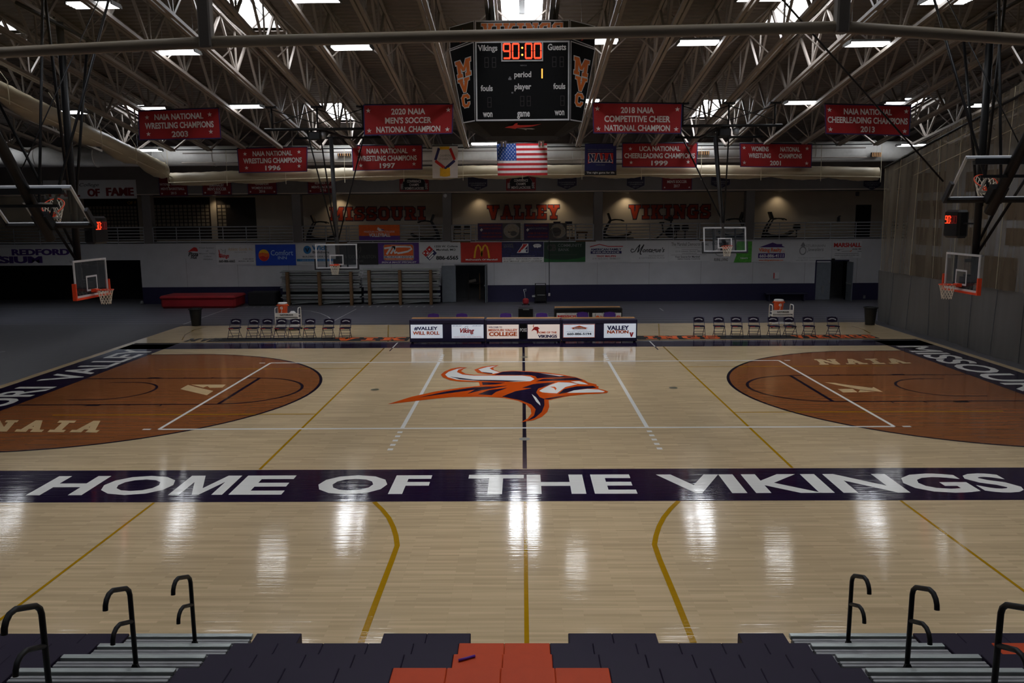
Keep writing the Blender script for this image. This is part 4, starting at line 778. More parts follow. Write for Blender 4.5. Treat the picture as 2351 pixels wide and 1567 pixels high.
def roll(m, path, hw, hh, mt, n_=14, sag=.08, per=3.0, seed=0):
    """rolled-up curtain: a lumpy flattened tube sagging between its lifting straps"""
    rings = []; L_ = 0; N = len(path)
    for i, p in enumerate(path):
        p = V(p); a = V(path[max(i-1, 0)]); b = V(path[min(i+1, N-1)]); t = (b-a).normalized(); u = t.cross(V((0, 0, 1))).normalized(); w_ = V((0, 0, 1))
        if i: L_ += (p-V(path[i-1])).length
        ph = (L_ % per)/per; dz = -sag*math.sin(math.pi*ph); fat = .8+.25*math.sin(math.pi*ph)
        rings.append([p+V((0, 0, dz if math.sin(2*math.pi*k/n_) < 0 else dz*.25))+(u*math.cos(2*math.pi*k/n_)*hw*fat+w_*math.sin(2*math.pi*k/n_)*hh*(1+.06*math.sin(L_*7+k*2+seed))*(fat if math.sin(2*math.pi*k/n_) < 0 else 1)) for k in range(n_)])
    vs = [q for R_ in rings for q in R_]; F_ = [(i*n_+k, i*n_+(k+1) % n_, (i+1)*n_+(k+1) % n_, (i+1)*n_+k) for i in range(N-1) for k in range(n_)]
    F_ += [tuple(range(n_))[::-1], tuple((N-1)*n_+k for k in range(n_))]; m.add(vs, F_, mt, True)
r = thing('raised_curtain', 'beige divider curtain rolled up across the far side in front of the balcony', 'curtain', (0, 16.2, 7.1))
m = MB(); roll(m, [(x*.3, 16.2, 7.2-.25*(abs(x*.3)/17.3)**2) for x in range(-57, 58)], .24, .3, 'vinyl_beige', sag=.05, per=2.9); m.build('rolled_vinyl', r)
m = MB(); m.tube([(x*.3, 15.93, 7.02-.25*(abs(x*.3)/17.3)**2) for x in range(-57, 58)], .025, 'seam_white', 6); m.build('bottom_bar', r)
for k in range(13): x = -17.1+2.85*k; z = 7.2-.25*(abs(x)/17.3)**2; m = MB(); m.bar((x, 15.9, z-.42), (x, 15.9, z+.25), .03, .012, 'seam_white'); m.bar((x, 15.92, z+.25), (x, 16.0, cz(15.8)), .02, .01, 'seam_white'); m.build('lifting_strap', r)
r = thing('raised_curtain', 'beige divider curtain rolled up along the left side under the joists', 'curtain', (-17.2, 6, 8.2))
zl = lambda y: 9.27-.157*(y-3.7); m = MB(); roll(m, [(-17.2, y, zl(y)) for y in [-9+.25*k for k in range(100)]], .3, .36, 'vinyl_beige', sag=.14, per=3.2, seed=2); m.build('rolled_vinyl', r)
m = MB(); m.tube([(-16.95, y, zl(y)-.3) for y in [-9+.5*k for k in range(51)]], .03, 'seam_white', 6); m.build('bottom_bar', r)
for k in range(9): y = -8+2.9*k; m = MB(); m.bar((-16.87, y, zl(y)-.45), (-16.87, y, zl(y)+.3), .03, .012, 'seam_white'); m.bar((-16.87, y, zl(y)+.3), (-17.2, y, cz(y)), .02, .01, 'seam_white'); m.build('lifting_strap', r)
# ================================================================== DIRTY GLAZING WITH TUBE RAIL IN FRONT OF THE PHOTOGRAPHER
z0 = 5.85
A, B_, C_, D_ = V((-3.6, -19.98, z0)), V((-1.24, -20.56, z0)), V((1.15, -20.6, z0)), V((3.6, -20.05, z0))
a = aty(-60, 120, -20.2); A = V((a.x-.6, -20.2, a.z-.03)); b = aty(476, 97, -20.56); B_ = b; c = aty(1930, 62, -20.6); C_ = c; d = aty(2400, 92, -20.3); D_ = V((d.x+.6, -20.3, d.z-.05))
r = thing('glass_screen', 'stained clear screen with a round beige tube along its lower edge across the top', 'screen', ((B_+C_)/2))
for p, q in ((A, B_), (B_, C_), (C_, D_)):
    m = MB(); m.tube([p, q], .0215, 'tube_beige', 20); m.build('tube_rail', r)
    m = MB(); u = V((0, 0, 1.6)); m.add([p, q, q+u, p+u], [(0, 1, 2, 3)], 'stained_glass'); m.build('glass_pane', r)
for p in (B_, C_): m = MB(); m.bbox((p.x-.024, p.y-.03, p.z-.024), (p.x+.024, p.y+.02, p.z+1.6), 'mullion_grey', .006); m.build('mullion', r)
# ================================================================== FAR WALL SIGNS AND BALCONY
WB = 24.27
def sign(name, label, px, draw, base, cat='banner', Y=WB, group='sponsor banners on the balcony wall', wave=0, seed=0, thick=.012):
    x0, y0, x1, y1 = px; P = ypanel(x0, y0, x1, y1, Y, wave=wave, seed=seed, thick=thick); P.base(base); P.px = px
    P.L = 1; draw(P); o = P.m.build(name, origin=(P.bl+P.br)/2); return tag(o, label, cat, group)
def T(P, t, x0, y0, x1, y1, mt, bold=.02, it=0):
    """lettering whose extent is surveyed in the photograph (same plane as the sign)"""
    X0, Y0, X1, Y1 = P.px; P.text(t, (x0-X0)/(X1-X0), (Y1-y1)/(Y1-Y0), (x1-X0)/(X1-X0), (Y1-y0)/(Y1-Y0), mt, bold, it)
def R(P, x0, y0, x1, y1, mt):
    X0, Y0, X1, Y1 = P.px; P.rect((x0-X0)/(X1-X0), (Y1-y1)/(Y1-Y0), (x1-X0)/(X1-X0), (Y1-y0)/(Y1-Y0), mt)
def G(P, pts, mt):
    X0, Y0, X1, Y1 = P.px; P.poly([((x-X0)/(X1-X0), (Y1-y)/(Y1-Y0)) for x, y in pts], mt)
def EL(P, cx, cy, rx, ry, mt, n=22):
    G(P, [(cx+rx*math.cos(2*math.pi*k/n), cy+ry*math.sin(2*math.pi*k/n)) for k in range(n)], mt)
def thick(pts, w_):
    """outline of a thick stroke through pts (picture units)"""
    A, B_ = [], []
    for i, p in enumerate(pts):
        a, b = pts[max(i-1, 0)], pts[min(i+1, len(pts)-1)]; dx, dy = b[0]-a[0], b[1]-a[1]; l_ = math.hypot(dx, dy) or 1
        A.append((p[0]-dy/l_*w_/2, p[1]+dx/l_*w_/2)); B_.append((p[0]+dy/l_*w_/2, p[1]-dx/l_*w_/2))
    return A, B_
def stroke(P, pts, w_, mt):
    A, B_ = thick(pts, w_)
    for i in range(len(pts)-1): G(P, [A[i], A[i+1], B_[i+1], B_[i]], mt)
def s1(P):
    G(P, [(431,578),(440,571),(446,567),(452,568),(455,574),(454,577),(445,576),(437,577)], 'ink_red'); T(P, 'Pizza', 432,578,455,588, 'ink_black', .04, .3); T(P, 'Hut', 437,587,452,594, 'ink_black', .04, .3)
    for t, x0, x1, y in (('Proud Sponsor', 458, 493, 567), ('of', 473, 479, 573.5), ('Missouri Valley', 457, 494, 580), ('College', 467, 485, 586.5), ('Athletics', 466, 487, 592.5)): T(P, t, x0, y, x1, y+4.3, 'ink_grey', .02)
sign('sponsor_banner', 'white wall banner with a red hat logo, leftmost of the sponsor row', (429,563,497,600), s1, 'white_wall')
def s2(P):
    T(P, 'Vikings', 502,582,526,594, 'ink_red', .03, .3); G(P, [(502,573),(504,573),(507,590),(505,592)], 'ink_red'); stroke(P, [(507,571),(513,575),(519,571),(515,580),(510,577)], 1.2, 'ink_grey'); stroke(P, [(519,574),(517,583)], 1, 'ink_grey')
    T(P, 'Athletic Goods, Inc.', 524,568,581,576, 'ink_tan', 0, .3); T(P, 'TEAM OUTFITTERS', 538,577.5,566,580, 'ink_grey', 0); T(P, '660-886-6665', 502,596,539,602, 'ink_black', .04)
    T(P, '75 WEST ARROW', 557,593,582,596, 'ink_black', .01); T(P, 'MARSHALL, MO 65340', 547,598,582,601, 'ink_black', .01)
sign('sponsor_banner', 'white athletic goods banner with red script left of the blue inn banner', (497,562,586,607), s2, 'vinyl_white')
def s3(P):
    EL(P, 606,585.5,12.5,13.5, 'ink_orange'); P.up(); G(P, [(594.5,581),(597,575.5),(602,572.5),(606,572),(611,573),(615,576),(618,581),(611,581),(604,579),(599,580)], 'ink_gold'); G(P, [(595,589),(604,587),(611,590),(617,588),(613,596),(606,599),(599,596)], 'ink_red')
    T(P, 'Comfort', 622,574,673,586, 'ink_pale_blue', .005); T(P, 'INN', 638,588,658,595, 'ink_pale_blue', .005)
sign('sponsor_banner', 'blue banner with an orange sun disc and the words Comfort INN', (587,561,679,609), s3, 'vinyl_blue')
def s4(P):
    EL(P, 706,573,9,9.5, 'ink_blue'); P.up(); G(P, [(701,569),(704,569),(706,575),(708,569),(711,569),(707,578),(705,578)], 'ink_black'); T(P, 'Wick', 717,563,753,574, 'ink_blue', .05); T(P, 'Buildings', 718,576,756,583, 'ink_black', .02)
    T(P, 'BUILDERS GUIDE, INC.', 695,587,757,591, 'ink_black', .02); R(P, 681,594,772,599.5, 'ink_blue'); P.up(); T(P, '1-800-BUILDER   660-886-WICK', 690,595.5,766,598, 'ink_pale_blue', 0); T(P, 'Sedalia, Missouri  marshall@wick.com', 693,602,762,604.5, 'ink_grey', 0)
sign('sponsor_banner', 'white Wick Buildings banner with a blue disc behind the left backboard', (680,560,774,608), s4, 'vinyl_white', seed=2)
def s5(P):
    T(P, 'WOOD & HUSTON', 792,585,863,593, 'ink_faint', .01); T(P, 'BANK', 811,596,835,602, 'ink_faint', .01); stroke(P, [(820,578),(824,570),(828,566),(829,574),(825,580)], 1.5, 'ink_faint')
sign('sponsor_banner', 'black bank banner with faint lettering right of the left backboard', (775,558,868,607), s5, 'vinyl_black')
def s6(P):
    X = lambda x: 720+x*.14462; Y = lambda y: 540+y*.1447
    G(P, [(X(a), Y(b)) for a, b in ((1130,140),(1570,140),(1595,165),(1595,375),(1570,405),(1130,400),(1108,375),(1108,165))], 'ink_grey'); P.up()
    G(P, [(X(a), Y(b)) for a, b in ((1135,150),(1565,150),(1582,170),(1582,322),(1120,322),(1120,170))], 'ink_orange'); G(P, [(X(a), Y(b)) for a, b in ((1120,325),(1582,325),(1582,358),(1120,358))], 'ink_white'); G(P, [(X(a), Y(b)) for a, b in ((1120,362),(1582,362),(1575,388),(1130,388))], 'ink_orange'); P.up()
    for st in ([(1125,205),(1230,190),(1300,180)], [(1160,300),(1200,240),(1225,205)], [(1225,290),(1260,235),(1295,195)], [(1300,190),(1285,250),(1290,280),(1330,265)], [(1330,285),(1400,275),(1500,255),(1560,215),(1540,185),(1440,178),(1240,180)]): stroke(P, [(X(a), Y(b)) for a, b in st], 4.2, 'ink_white')
    T(P, 'McGRAW DESIGNS', X(1125), Y(330), X(1578), Y(354), 'ink_navy', .04); T(P, 'SIGN & IMAGE SPECIALIST', X(1075), Y(412), X(1630), Y(440), 'ink_white', .02, .25); T(P, 'MARSHALL, MISSOURI 660-886', X(1145), Y(368), X(1560), Y(382), 'ink_white', 0)
sign('sponsor_banner', 'purple banner with an orange rounded square and white MD monogram', (868,557,962,605), s6, 'vinyl_purple')
def s7(P):
    c = lambda a, b: (981.5+a*.707*17.5-b*.707*17.5, 0)
    q = lambda u, v: (986+(u-v)*12.2, 581+(u+v)*12.2-.5)   # diamond axes
    G(P, [q(-.72,-.72),q(.72,-.72),q(.72,.72),q(-.72,.72)], 'ink_white'); P.up()
    G(P, [q(-.7,-.7),q(.02,-.7),q(.02,.0),q(-.7,.0)], 'ink_red'); G(P, [q(-.7,.05),q(.02,.05),q(.02,.7),q(-.7,.7)], 'ink_red'); G(P, [q(.07,-.7),q(.7,-.7),q(.7,.7),q(.07,.7)], 'ink_navy'); P.up()
    for u, v in ((-.34,-.34),(-.5,.5),(-.18,.22)): EL(P, *q(u, v), 2.1, 2.1, 'ink_white')
    G(P, [q(.14,-.5),q(.34,-.5),q(.34,.55),q(.14,.55)], 'ink_white'); G(P, [q(.42,-.2),q(.62,-.2),q(.62,.6),q(.42,.6)], 'ink_white')
    T(P, '1350 W. College', 998,563,1051,569, 'ink_black', .02); T(P, 'Marshall, MO', 1002,570.5,1046,576, 'ink_black', .02); T(P, '886-6565', 1001,587,1052,596, 'ink_black', .05)
sign('sponsor_banner', 'white pizza banner with a tilted red and blue domino', (962,556,1057,603), s7, 'vinyl_white')
def s8(P):
    stroke(P, [(1089,592),(1091,577),(1094,566),(1098,562),(1102,566),(1105,576),(1106.5,588)], 4, 'ink_gold'); stroke(P, [(1105,588),(1107,576),(1110,566),(1114,562),(1118,566),(1121,577),(1123,592)], 4, 'ink_gold')
    T(P, 'McDonald\'s Of Marshall', 1069,593.5,1142,597.5, 'ink_white', .03)
sign('sponsor_banner', 'red banner with yellow double arches', (1058,556,1152,602), s8, 'vinyl_red')
def s9(P):
    R(P, 1153,590,1248,602, 'ink_white'); P.up(); T(P, 'INTEGRITY • RESPONSIBILITY • RESPECT', 1156,592.5,1244,595.5, 'ink_black', .01); T(P, 'SPORTSMANSHIP • SERVANT LEADERSHIP', 1156,597.5,1244,600.5, 'ink_black', .01)
    X = lambda x: 1030+x*.1361; Y = lambda y: 540+y*.136
    G(P, [(X(a), Y(b)) for a, b in ((925,150),(1085,135),(1095,215),(1060,205),(1000,195),(925,215))], 'ink_faint'); P.up(); P.slab('NAIA', (X(930)-1152)/96, (602-Y(195))/47, (X(1080)-1152)/96, (602-Y(148))/47, 'ink_navy', 'ink_grey', .05)
    for pts, mt in (([(1245,140),(1345,140),(1345,295),(1150,295),(1240,165)], 'ink_white'), ([(1255,148),(1335,148),(1200,285),(1165,285),(1255,170)], 'ink_red'), ([(1335,170),(1335,285),(1310,285),(1285,235)], 'ink_navy'), ([(1215,245),(1255,240),(1270,215),(1285,238),(1330,236),(1298,258),(1310,288),(1270,270),(1235,288),(1245,260)], 'ink_white')): G(P, [(X(a), Y(b)) for a, b in pts], mt); P.up()
    EL(P, X(1495), Y(172), 9.5, 3.8, 'ink_white'); G(P, [(X(a), Y(b)) for a, b in ((1430,190),(1560,190),(1545,205),(1520,200),(1500,215),(1480,202),(1450,208))], 'ink_white'); P.up(); T(P, 'HEART OF AMERICA', X(1450), Y(163), X(1540), Y(172), 'ink_navy', 0); T(P, 'ATHLETIC CONFERENCE', X(1045), Y(338), X(1450), Y(352), 'ink_grey', 0)
sign('sponsor_banner', 'navy athletic conference banner with a red and white star A', (1152,555,1248,602), s9, 'vinyl_navy')
def s10(P):
    G(P, [(1249,589),(1265,592.5),(1297,593.5),(1328,591),(1344,587),(1344,601),(1249,601)], 'leaf_green'); P.up(); G(P, [(1249,589),(1265,592.5),(1297,593.5),(1328,591),(1344,587),(1344,588.5),(1328,593),(1297,596),(1265,595),(1249,592)], 'bank_green')
    T(P, 'CB', 1256,560,1277,576, 'ink_faint', .08); T(P, 'COMMUNITY', 1281,559.5,1336,566.5, 'ink_grey', .005); T(P, 'BANK', 1282,569.5,1307,576, 'ink_grey', .005); R(P, 1262,584,1325,584.7, 'ink_faint')
sign('sponsor_banner', 'dark green community bank banner', (1249,555,1344,601), s10, 'bank_green')
def s11(P):
    stroke(P, [(1354.5,566),(1376,560.5),(1397,565.5),(1430,565.5)], 1.8, 'ink_red'); T(P, 'AMERICAN FAMILY', 1356,569.5,1427,575, 'ink_navy', .05); R(P, 1356,576,1427,582, 'ink_navy'); P.up(); T(P, 'INSURANCE', 1361,577.3,1422,580.5, 'ink_white', .02); T(P, 'TROY MAUPIN', 1369.5,585.5,1414,589.8, 'ink_red', .03); T(P, '22 W. North Street   660-886-2131', 1360,591.5,1424,595, 'ink_grey', 0)
sign('sponsor_banner', 'white insurance banner with a red roof line and blue bar', (1344,554,1438,602), s11, 'vinyl_white')
def s12(P):
    T(P, 'ontague\'s', 1475,568,1526,582, 'ink_black', .02, .35); stroke(P, [(1455,572),(1450,571),(1448,575),(1451,579),(1457,577),(1463,568),(1469,561)], 1.8, 'ink_black'); stroke(P, [(1469,561),(1464,579)], 2.4, 'ink_black'); stroke(P, [(1464,579),(1478,561)], 1.4, 'ink_black'); stroke(P, [(1478,561),(1470,578),(1470,583),(1473,583)], 2.6, 'ink_black')
    T(P, 'RESTAURANT', 1490,585,1525,588.5, 'ink_grey', 0); T(P, '& GATHERING PLACE', 1467,590,1526,593.5, 'ink_grey', 0)
sign('sponsor_banner', 'white restaurant banner with large black script', (1438,553,1534,602), s12, 'vinyl_white')
def s13(P):
    T(P, 'The Marshall Democrat-News', 1541,556,1626,564, 'ink_faint', 0); T(P, 'Saline County\'s Only Daily Newspaper', 1551,566,1612,569, 'ink_grey', 0); R(P, 1565,572.3,1602,572.8, 'ink_black'); T(P, '121 N. Lafayette, Marshall   886-2233', 1551,575,1618,578.5, 'ink_black', 0); T(P, 'www.marshallnews.com', 1566,580,1600,582.5, 'ink_black', 0); R(P, 1541,584.5,1622,585, 'ink_black'); T(P, 'Your Source for Marshall', 1550,587,1607,591, 'ink_black', .02); T(P, 'Saline County Coverage', 1556,592.5,1608,596, 'ink_black', .02)
sign('sponsor_banner', 'white newspaper banner with small black lines of text', (1535,553,1630,599), s13, 'vinyl_white')
def s14(P): T(P, 'COMPLETE', 1634,556,1674,562, 'ink_grey', .02); T(P, 'RURAL LIVING', 1640,592,1672,599, 'ink_faint', .02, .2); EL(P, 1654,577,13,11, 'ink_grey'); P.up(); EL(P, 1654,577,11.5,9.5, 'vinyl_white')
sign('sponsor_banner', 'white banner with dark circular lettering behind the right backboard', (1630,553,1677,602), s14, 'vinyl_white')
def s15(P):
    G(P, [(1677,554),(1692,554),(1687,570),(1691,585),(1685,602),(1677,602)], 'vinyl_white'); T(P, 'team', 1700,590,1717,594, 'ink_white', .01)
sign('sponsor_banner', 'bright green banner right of the right backboard', (1677,554,1726,602), s15, 'bright_green')
def s16(P):
    G(P, [(1743,567),(1773,556.5),(1783,560),(1795,560),(1795,564),(1802,567.5)], 'ink_purple'); T(P, 'Viking Realty', 1742,569,1795,580, 'ink_orange', .04); T(P, 'LLC', 1796.5,574.5,1802,578, 'ink_orange', 0); R(P, 1741,581,1802,592, 'ink_purple'); P.up(); T(P, '660-886-4111', 1744,582.8,1799,590.5, 'ink_white', .02); T(P, 'www.vikingrealtyhomes.com', 1743,595,1799,599.5, 'ink_orange', .03)
sign('sponsor_banner', 'white realty banner with a purple roof and orange name', (1726,553,1817,601), s16, 'vinyl_white')
def s17(P):
    EL(P, 1843,575,8,10, 'ink_grey'); P.up(); EL(P, 1843,575,6,7.5, 'vinyl_white'); G(P, [(1837,565),(1840,559),(1843,555),(1846,559),(1849,565)], 'ink_grey'); T(P, 'STURHAHN', 1850,561,1894,567, 'ink_grey', 0); T(P, 'Jewelers', 1852,568,1891,579, 'ink_grey', .01, .35); T(P, 'Your Gift to the Marshall Square', 1833,590.5,1893,593, 'ink_grey', 0); T(P, '(660) 886-7277   sturhahnjewelers.com', 1828,596,1898,598.5, 'ink_grey', 0)
sign('sponsor_banner', 'white jewelers banner with a grey watch drawing', (1817,553,1908,602), s17, 'vinyl_white')
def s18(P):
    T(P, 'MARSHALL', 1914,557,1977,567, 'ink_red', .06); stroke(P, [(1913,571),(1928,572.5),(1938,571)], .8, 'ink_grey'); G(P, [(1920,573),(1930,573),(1925,575)], 'ink_black'); stroke(P, [(1932,576.5),(1954,576)], 1, 'ink_grey'); G(P, [(1950,577),(1957,573),(1954,577.5)], 'ink_orange'); T(P, 'Jeep', 1956.5,570,1969,573, 'ink_black', .03); R(P, 1971,569.5,1977,573, 'ink_grey'); R(P, 1969,576.5,1978,577.3, 'ink_black'); R(P, 1917,581,1972,582.2, 'ink_grey'); T(P, 'www.marshallchrysler.net', 1916,584,1973,587.3, 'ink_black', .01); T(P, '660-831-5000', 1930,588.5,1959,590.5, 'ink_grey', .0)
sign('sponsor_banner', 'white MARSHALL car dealer banner, rightmost of the sponsor row', (1911,553,1978,592), s18, 'vinyl_white')
sign('gymnasium_sign', 'long white name board with purple letters REDFORD GYMNASIUM at far left', (-220,569,171,610), lambda P: (T(P, '.', -3,587,4,590, 'ink_purple', .05), T(P, 'REDFORD', 28,572,161,586.5, 'ink_purple', .09), T(P, 'GYMNASIUM', -160,588.5,97,604.5, 'ink_purple', .09)), 'vinyl_white', cat='sign', group=None)
# small banners on the header wall (their tops go up behind the rolled curtain)
WH = 24.24
def hb(label, px, rows, base='dark_red_cloth', stars=True, seed=0):
    def d(P):
        if base == 'dark_red_cloth': X0, Y0, X1, Y1 = px; R(P, X0, Y1-1.2, X1, Y1, 'navy_cloth'); R(P, X0, Y0, X0+1, Y1, 'navy_cloth'); R(P, X1-1, Y0, X1, Y1, 'navy_cloth')
        P.up()
        for t, x0, y0, x1, y1 in rows: T(P, t, x0, y0, x1, y1, 'banner_white', .02)
        if stars:
            for u in (.09, .91): P.star(u, 6/(px[3]-px[1]), .055, 'banner_white')
    return sign('wall_pennant', label, px, d, base, Y=WH, group='small banners on the header wall')
hb('small red men\'s basketball 2015 banner on the header, leftmost', (365,398,430,450), [('NATIONAL TOURNAMENT', 367,420,425,425.5), ('MEN\'S BASKETBALL', 369,430,423,436), ('2015', 391,440,404,446)])
hb('small red men\'s soccer 2015 semifinalist banner on the header', (464,396,531,448), [('SEMIFINALIST', 480,422,514,428), ('MEN\'S SOCCER', 476,430,519,437), ('2015', 491,438.5,505,445)])
hb('small red women\'s rodeo 2016 banner on the header', (568,395,635,446), [('CHAMPION', 586,419,616,425), ('WOMEN\'S RODEO', 577,428,625,434), ('2016', 594,435.5,608,442)])
hb('small red men\'s lacrosse 2016 banner behind the left basket mast', (706,393,771,444), [('RUNNER UP', 723,417,757,423), ('MEN\'S LACROSSE', 715,426,767,432), ('2016', 734,433,748,439.5)])
hb('small red men\'s soccer 2017 banner on the header right of centre', (1520,389,1589,436), [('NATIONAL', 1538,404,1570,410), ('MEN\'S SOCCER', 1532,413.5,1577,420), ('2017', 1547,423,1561,430)])
for lab, px, w_ in (('black conference champs banner for women\'s lacrosse', (917,388,984,439), 'WOMEN\'S LACROSSE'), ('black conference champs banner for men\'s lacrosse under the flag', (1162,386,1230,437), 'MEN\'S LACROSSE')):
    def d(P, px=px, w_=w_):
        x0, y0, x1, y1 = px; c = (x0+x1)/2
        for k in (0, 1):
            pts = [(c+(30-k*7)*math.cos(t), y1-3-(k*1.0)-(36-k*6)*math.sin(t)) for t in [math.pi*i/16 for i in range(17)]]; G(P, pts, 'ink_grey' if k == 0 else 'cloth_black'); P.up()
        G(P, [(c+29.4*math.cos(t), y1-3.4-35*math.sin(t)) for t in [math.pi*i/16 for i in range(17)]], 'cloth_black'); P.up()
        T(P, 'CONFERENCE', c-16, y1-26, c+16, y1-20, 'banner_white', .02); T(P, 'CHAMPS', c-11, y1-18, c+11, y1-12, 'banner_white', .02); T(P, w_, c-22, y1-10, c+22, y1-4, 'banner_white', .02)
        T(P, 'KANSAS', c-31, y1-18, c-25, y1-5, 'banner_white', .0); T(P, 'RENCE', c+25, y1-18, c+31, y1-5, 'banner_white', .0)
    o = sign('wall_pennant', lab, px, d, 'dark_red_cloth', Y=WH, group='small banners on the header wall')
for lab, (x0, x1, yb), yr in (('navy shield pennant for 2016 left of the flag', (1073,1120,438), '2016'), ('navy shield pennant for 2017 right of the flag', (1279,1325,436), '2017'), ('navy shield pennant for 2017 left of the small soccer banner', (1438,1481,436), '2017'), ('navy shield pennant half behind the right basket mast', (1632,1677,434), '2017'), ('navy shield pennant at the right end of the header', (1982,2024,437), '2016')):
    P = ypanel(x0, yb-50, x1, yb, WH); P.px = (x0, yb-50, x1, yb); c = (x0+x1)/2
    sh = lambda e: [(x0+e, yb-50+e), (x1-e, yb-50+e), (x1-e, yb-10.5), (c, yb-e*1.1), (x0+e, yb-10.5)]
    G(P, sh(0), 'ink_grey'); P.up(); G(P, sh(1), 'dark_navy'); P.up(); T(P, 'CONFERENCE', x0+4, yb-19, x1-4, yb-16, 'ink_grey', .01); T(P, 'CHAMPION', x0+8, yb-14.5, x1-8, yb-11.5, 'ink_grey', .01); T(P, yr, c-7, yb-9, c+7, yb-5.5, 'ink_grey', .01)
    vs = [P.pt((x-x0)/(x1-x0), (yb-y)/50, o_) for o_ in (-.01, .004) for x, y in sh(0)]; P.m.add(vs, [(0,1,6,5),(1,2,7,6),(2,3,8,7),(3,4,9,8),(4,0,5,9)], 'dark_navy')
    o = P.m.build('wall_pennant', origin=(P.bl+P.br)/2); tag(o, lab, 'pennant', 'small banners on the header wall')
def hof(P):
    T(P, 'College', 183,420,228,430, 'ink_black', .0, .3); T(P, 'HALL', 110,433,183,451, 'dark_red_cloth', .1); T(P, 'OF', 200,433,229,451, 'dark_red_cloth', .1); T(P, 'FAME', 243,431,307,450, 'dark_red_cloth', .1)
sign('hall_of_fame_sign', 'white hall of fame sign with red letters on the left header', (100,413,313,456), hof, 'vinyl_white', cat='sign', Y=WH, group=None)
# painted words on the balcony wall
YL = YB-.006
for wd, px in (('MISSOURI', (758,475,976,505)), ('VALLEY', (1119,471,1284,502.5)), ('VIKINGS', (1444,470,1631,501.5))):
    P = ypanel(*px, YL, thick=0); P.slab(wd, 0, 0, 1, 1, 'wall_letter_orange', 'dark_navy', .055, gap=.16)
    o = P.m.build('wall_lettering', origin=(P.bl+P.br)/2); tag(o, 'orange slab letters spelling %s on the balcony wall' % wd, 'lettering', 'orange words on the balcony wall')
# photo boards
for lab, (x0, y0, x1, y1), cols, lastc, extra in (('dark board full of small portraits under the hall of fame sign', (196,456,318,524), 15, 15, 'OF F'), ('dark board full of small portraits left of the pale column', (349,453,484,521), 13, 13, ''), ('dark board with only a few portraits right of the pale column', (498,453,588,520), 13, 2, '')):
    def d(P, x0=x0, y0=y0, x1=x1, y1=y1, cols=cols, lastc=lastc, extra=extra):
        st = (x1-x0-4)/cols if lastc > 3 else 10.4
        for i in range(lastc):
            for j in range(6): R(P, x0+3+st*i, y0+17+8.4*j, x0+3+st*i+st*.76, y0+17+8.4*j+6.4, 'photo_pale')
        if lastc < 4: R(P, x0+3+st*2, y0+17, x0+3+st*2.8, y0+23, 'photo_pale')
        if extra: T(P, extra, x1-22, y0+6, x1-2, y0+13, 'ink_gold', 0)
    sign('portrait_board', lab, (x0, y0, x1, y1+28), d, 'dark_board', cat='portrait board', Y=YB-.03, group='portrait boards on the balcony wall', thick=.02)
# ---- railing: one run between each pair of columns
cols_x = [XL+.5, -22.1, -13.26, -4.42, 4.42, 13.26, XR-.1]
zr = [aty(1203, y, YW).z for y in (515.5, 523, 530, 537, 543.5, 550)]
for k in range(6):
    a, b = cols_x[k]+.28, cols_x[k+1]-.28; yy = YW-.02; r = thing('balcony_railing', 'grey pipe railing, %s run from the left along the balcony' % ORD[k], 'railing', ((a+b)/2, yy, ZB), 'balcony railing runs')
    for j, z in enumerate(zr): m = MB(); m.tube([(a, yy, z), (b, yy, z)], .034 if j == 0 else .026, 'rail_grey', 8); m.build('top_rail' if j == 0 else 'rail', r)
    n_ = round((b-a)/1.47)
    for j in range(n_+1): x = a+(b-a)*j/n_; m = MB(); m.tube([(x, yy, ZB), (x, yy, zr[0])], .026, 'rail_grey', 8); m.build('post', r)
    if k in (2, 3, 4):
        for g0, g1 in {2: ((749, 796),), 3: ((1035, 1081), (1321, 1367)), 4: ((1606, 1642),)}[k]:
            xa, xb = aty(g0, 530, YW).x, aty(g1, 530, YW).x; xa = max(a, xa); xb = min(b, xb); m = MB()
            for p, q in (((xa, zr[0]), (xb, zr[0])), ((xa, ZB+.06), (xb, ZB+.06)), ((xa, ZB+.06), (xa, zr[0])), ((xb, ZB+.06), (xb, zr[0]))): m.tube([(p[0], yy-.06, p[1]), (q[0], yy-.06, q[1])], .04, 'rail_grey', 8)
            m.build('gate_frame', r)
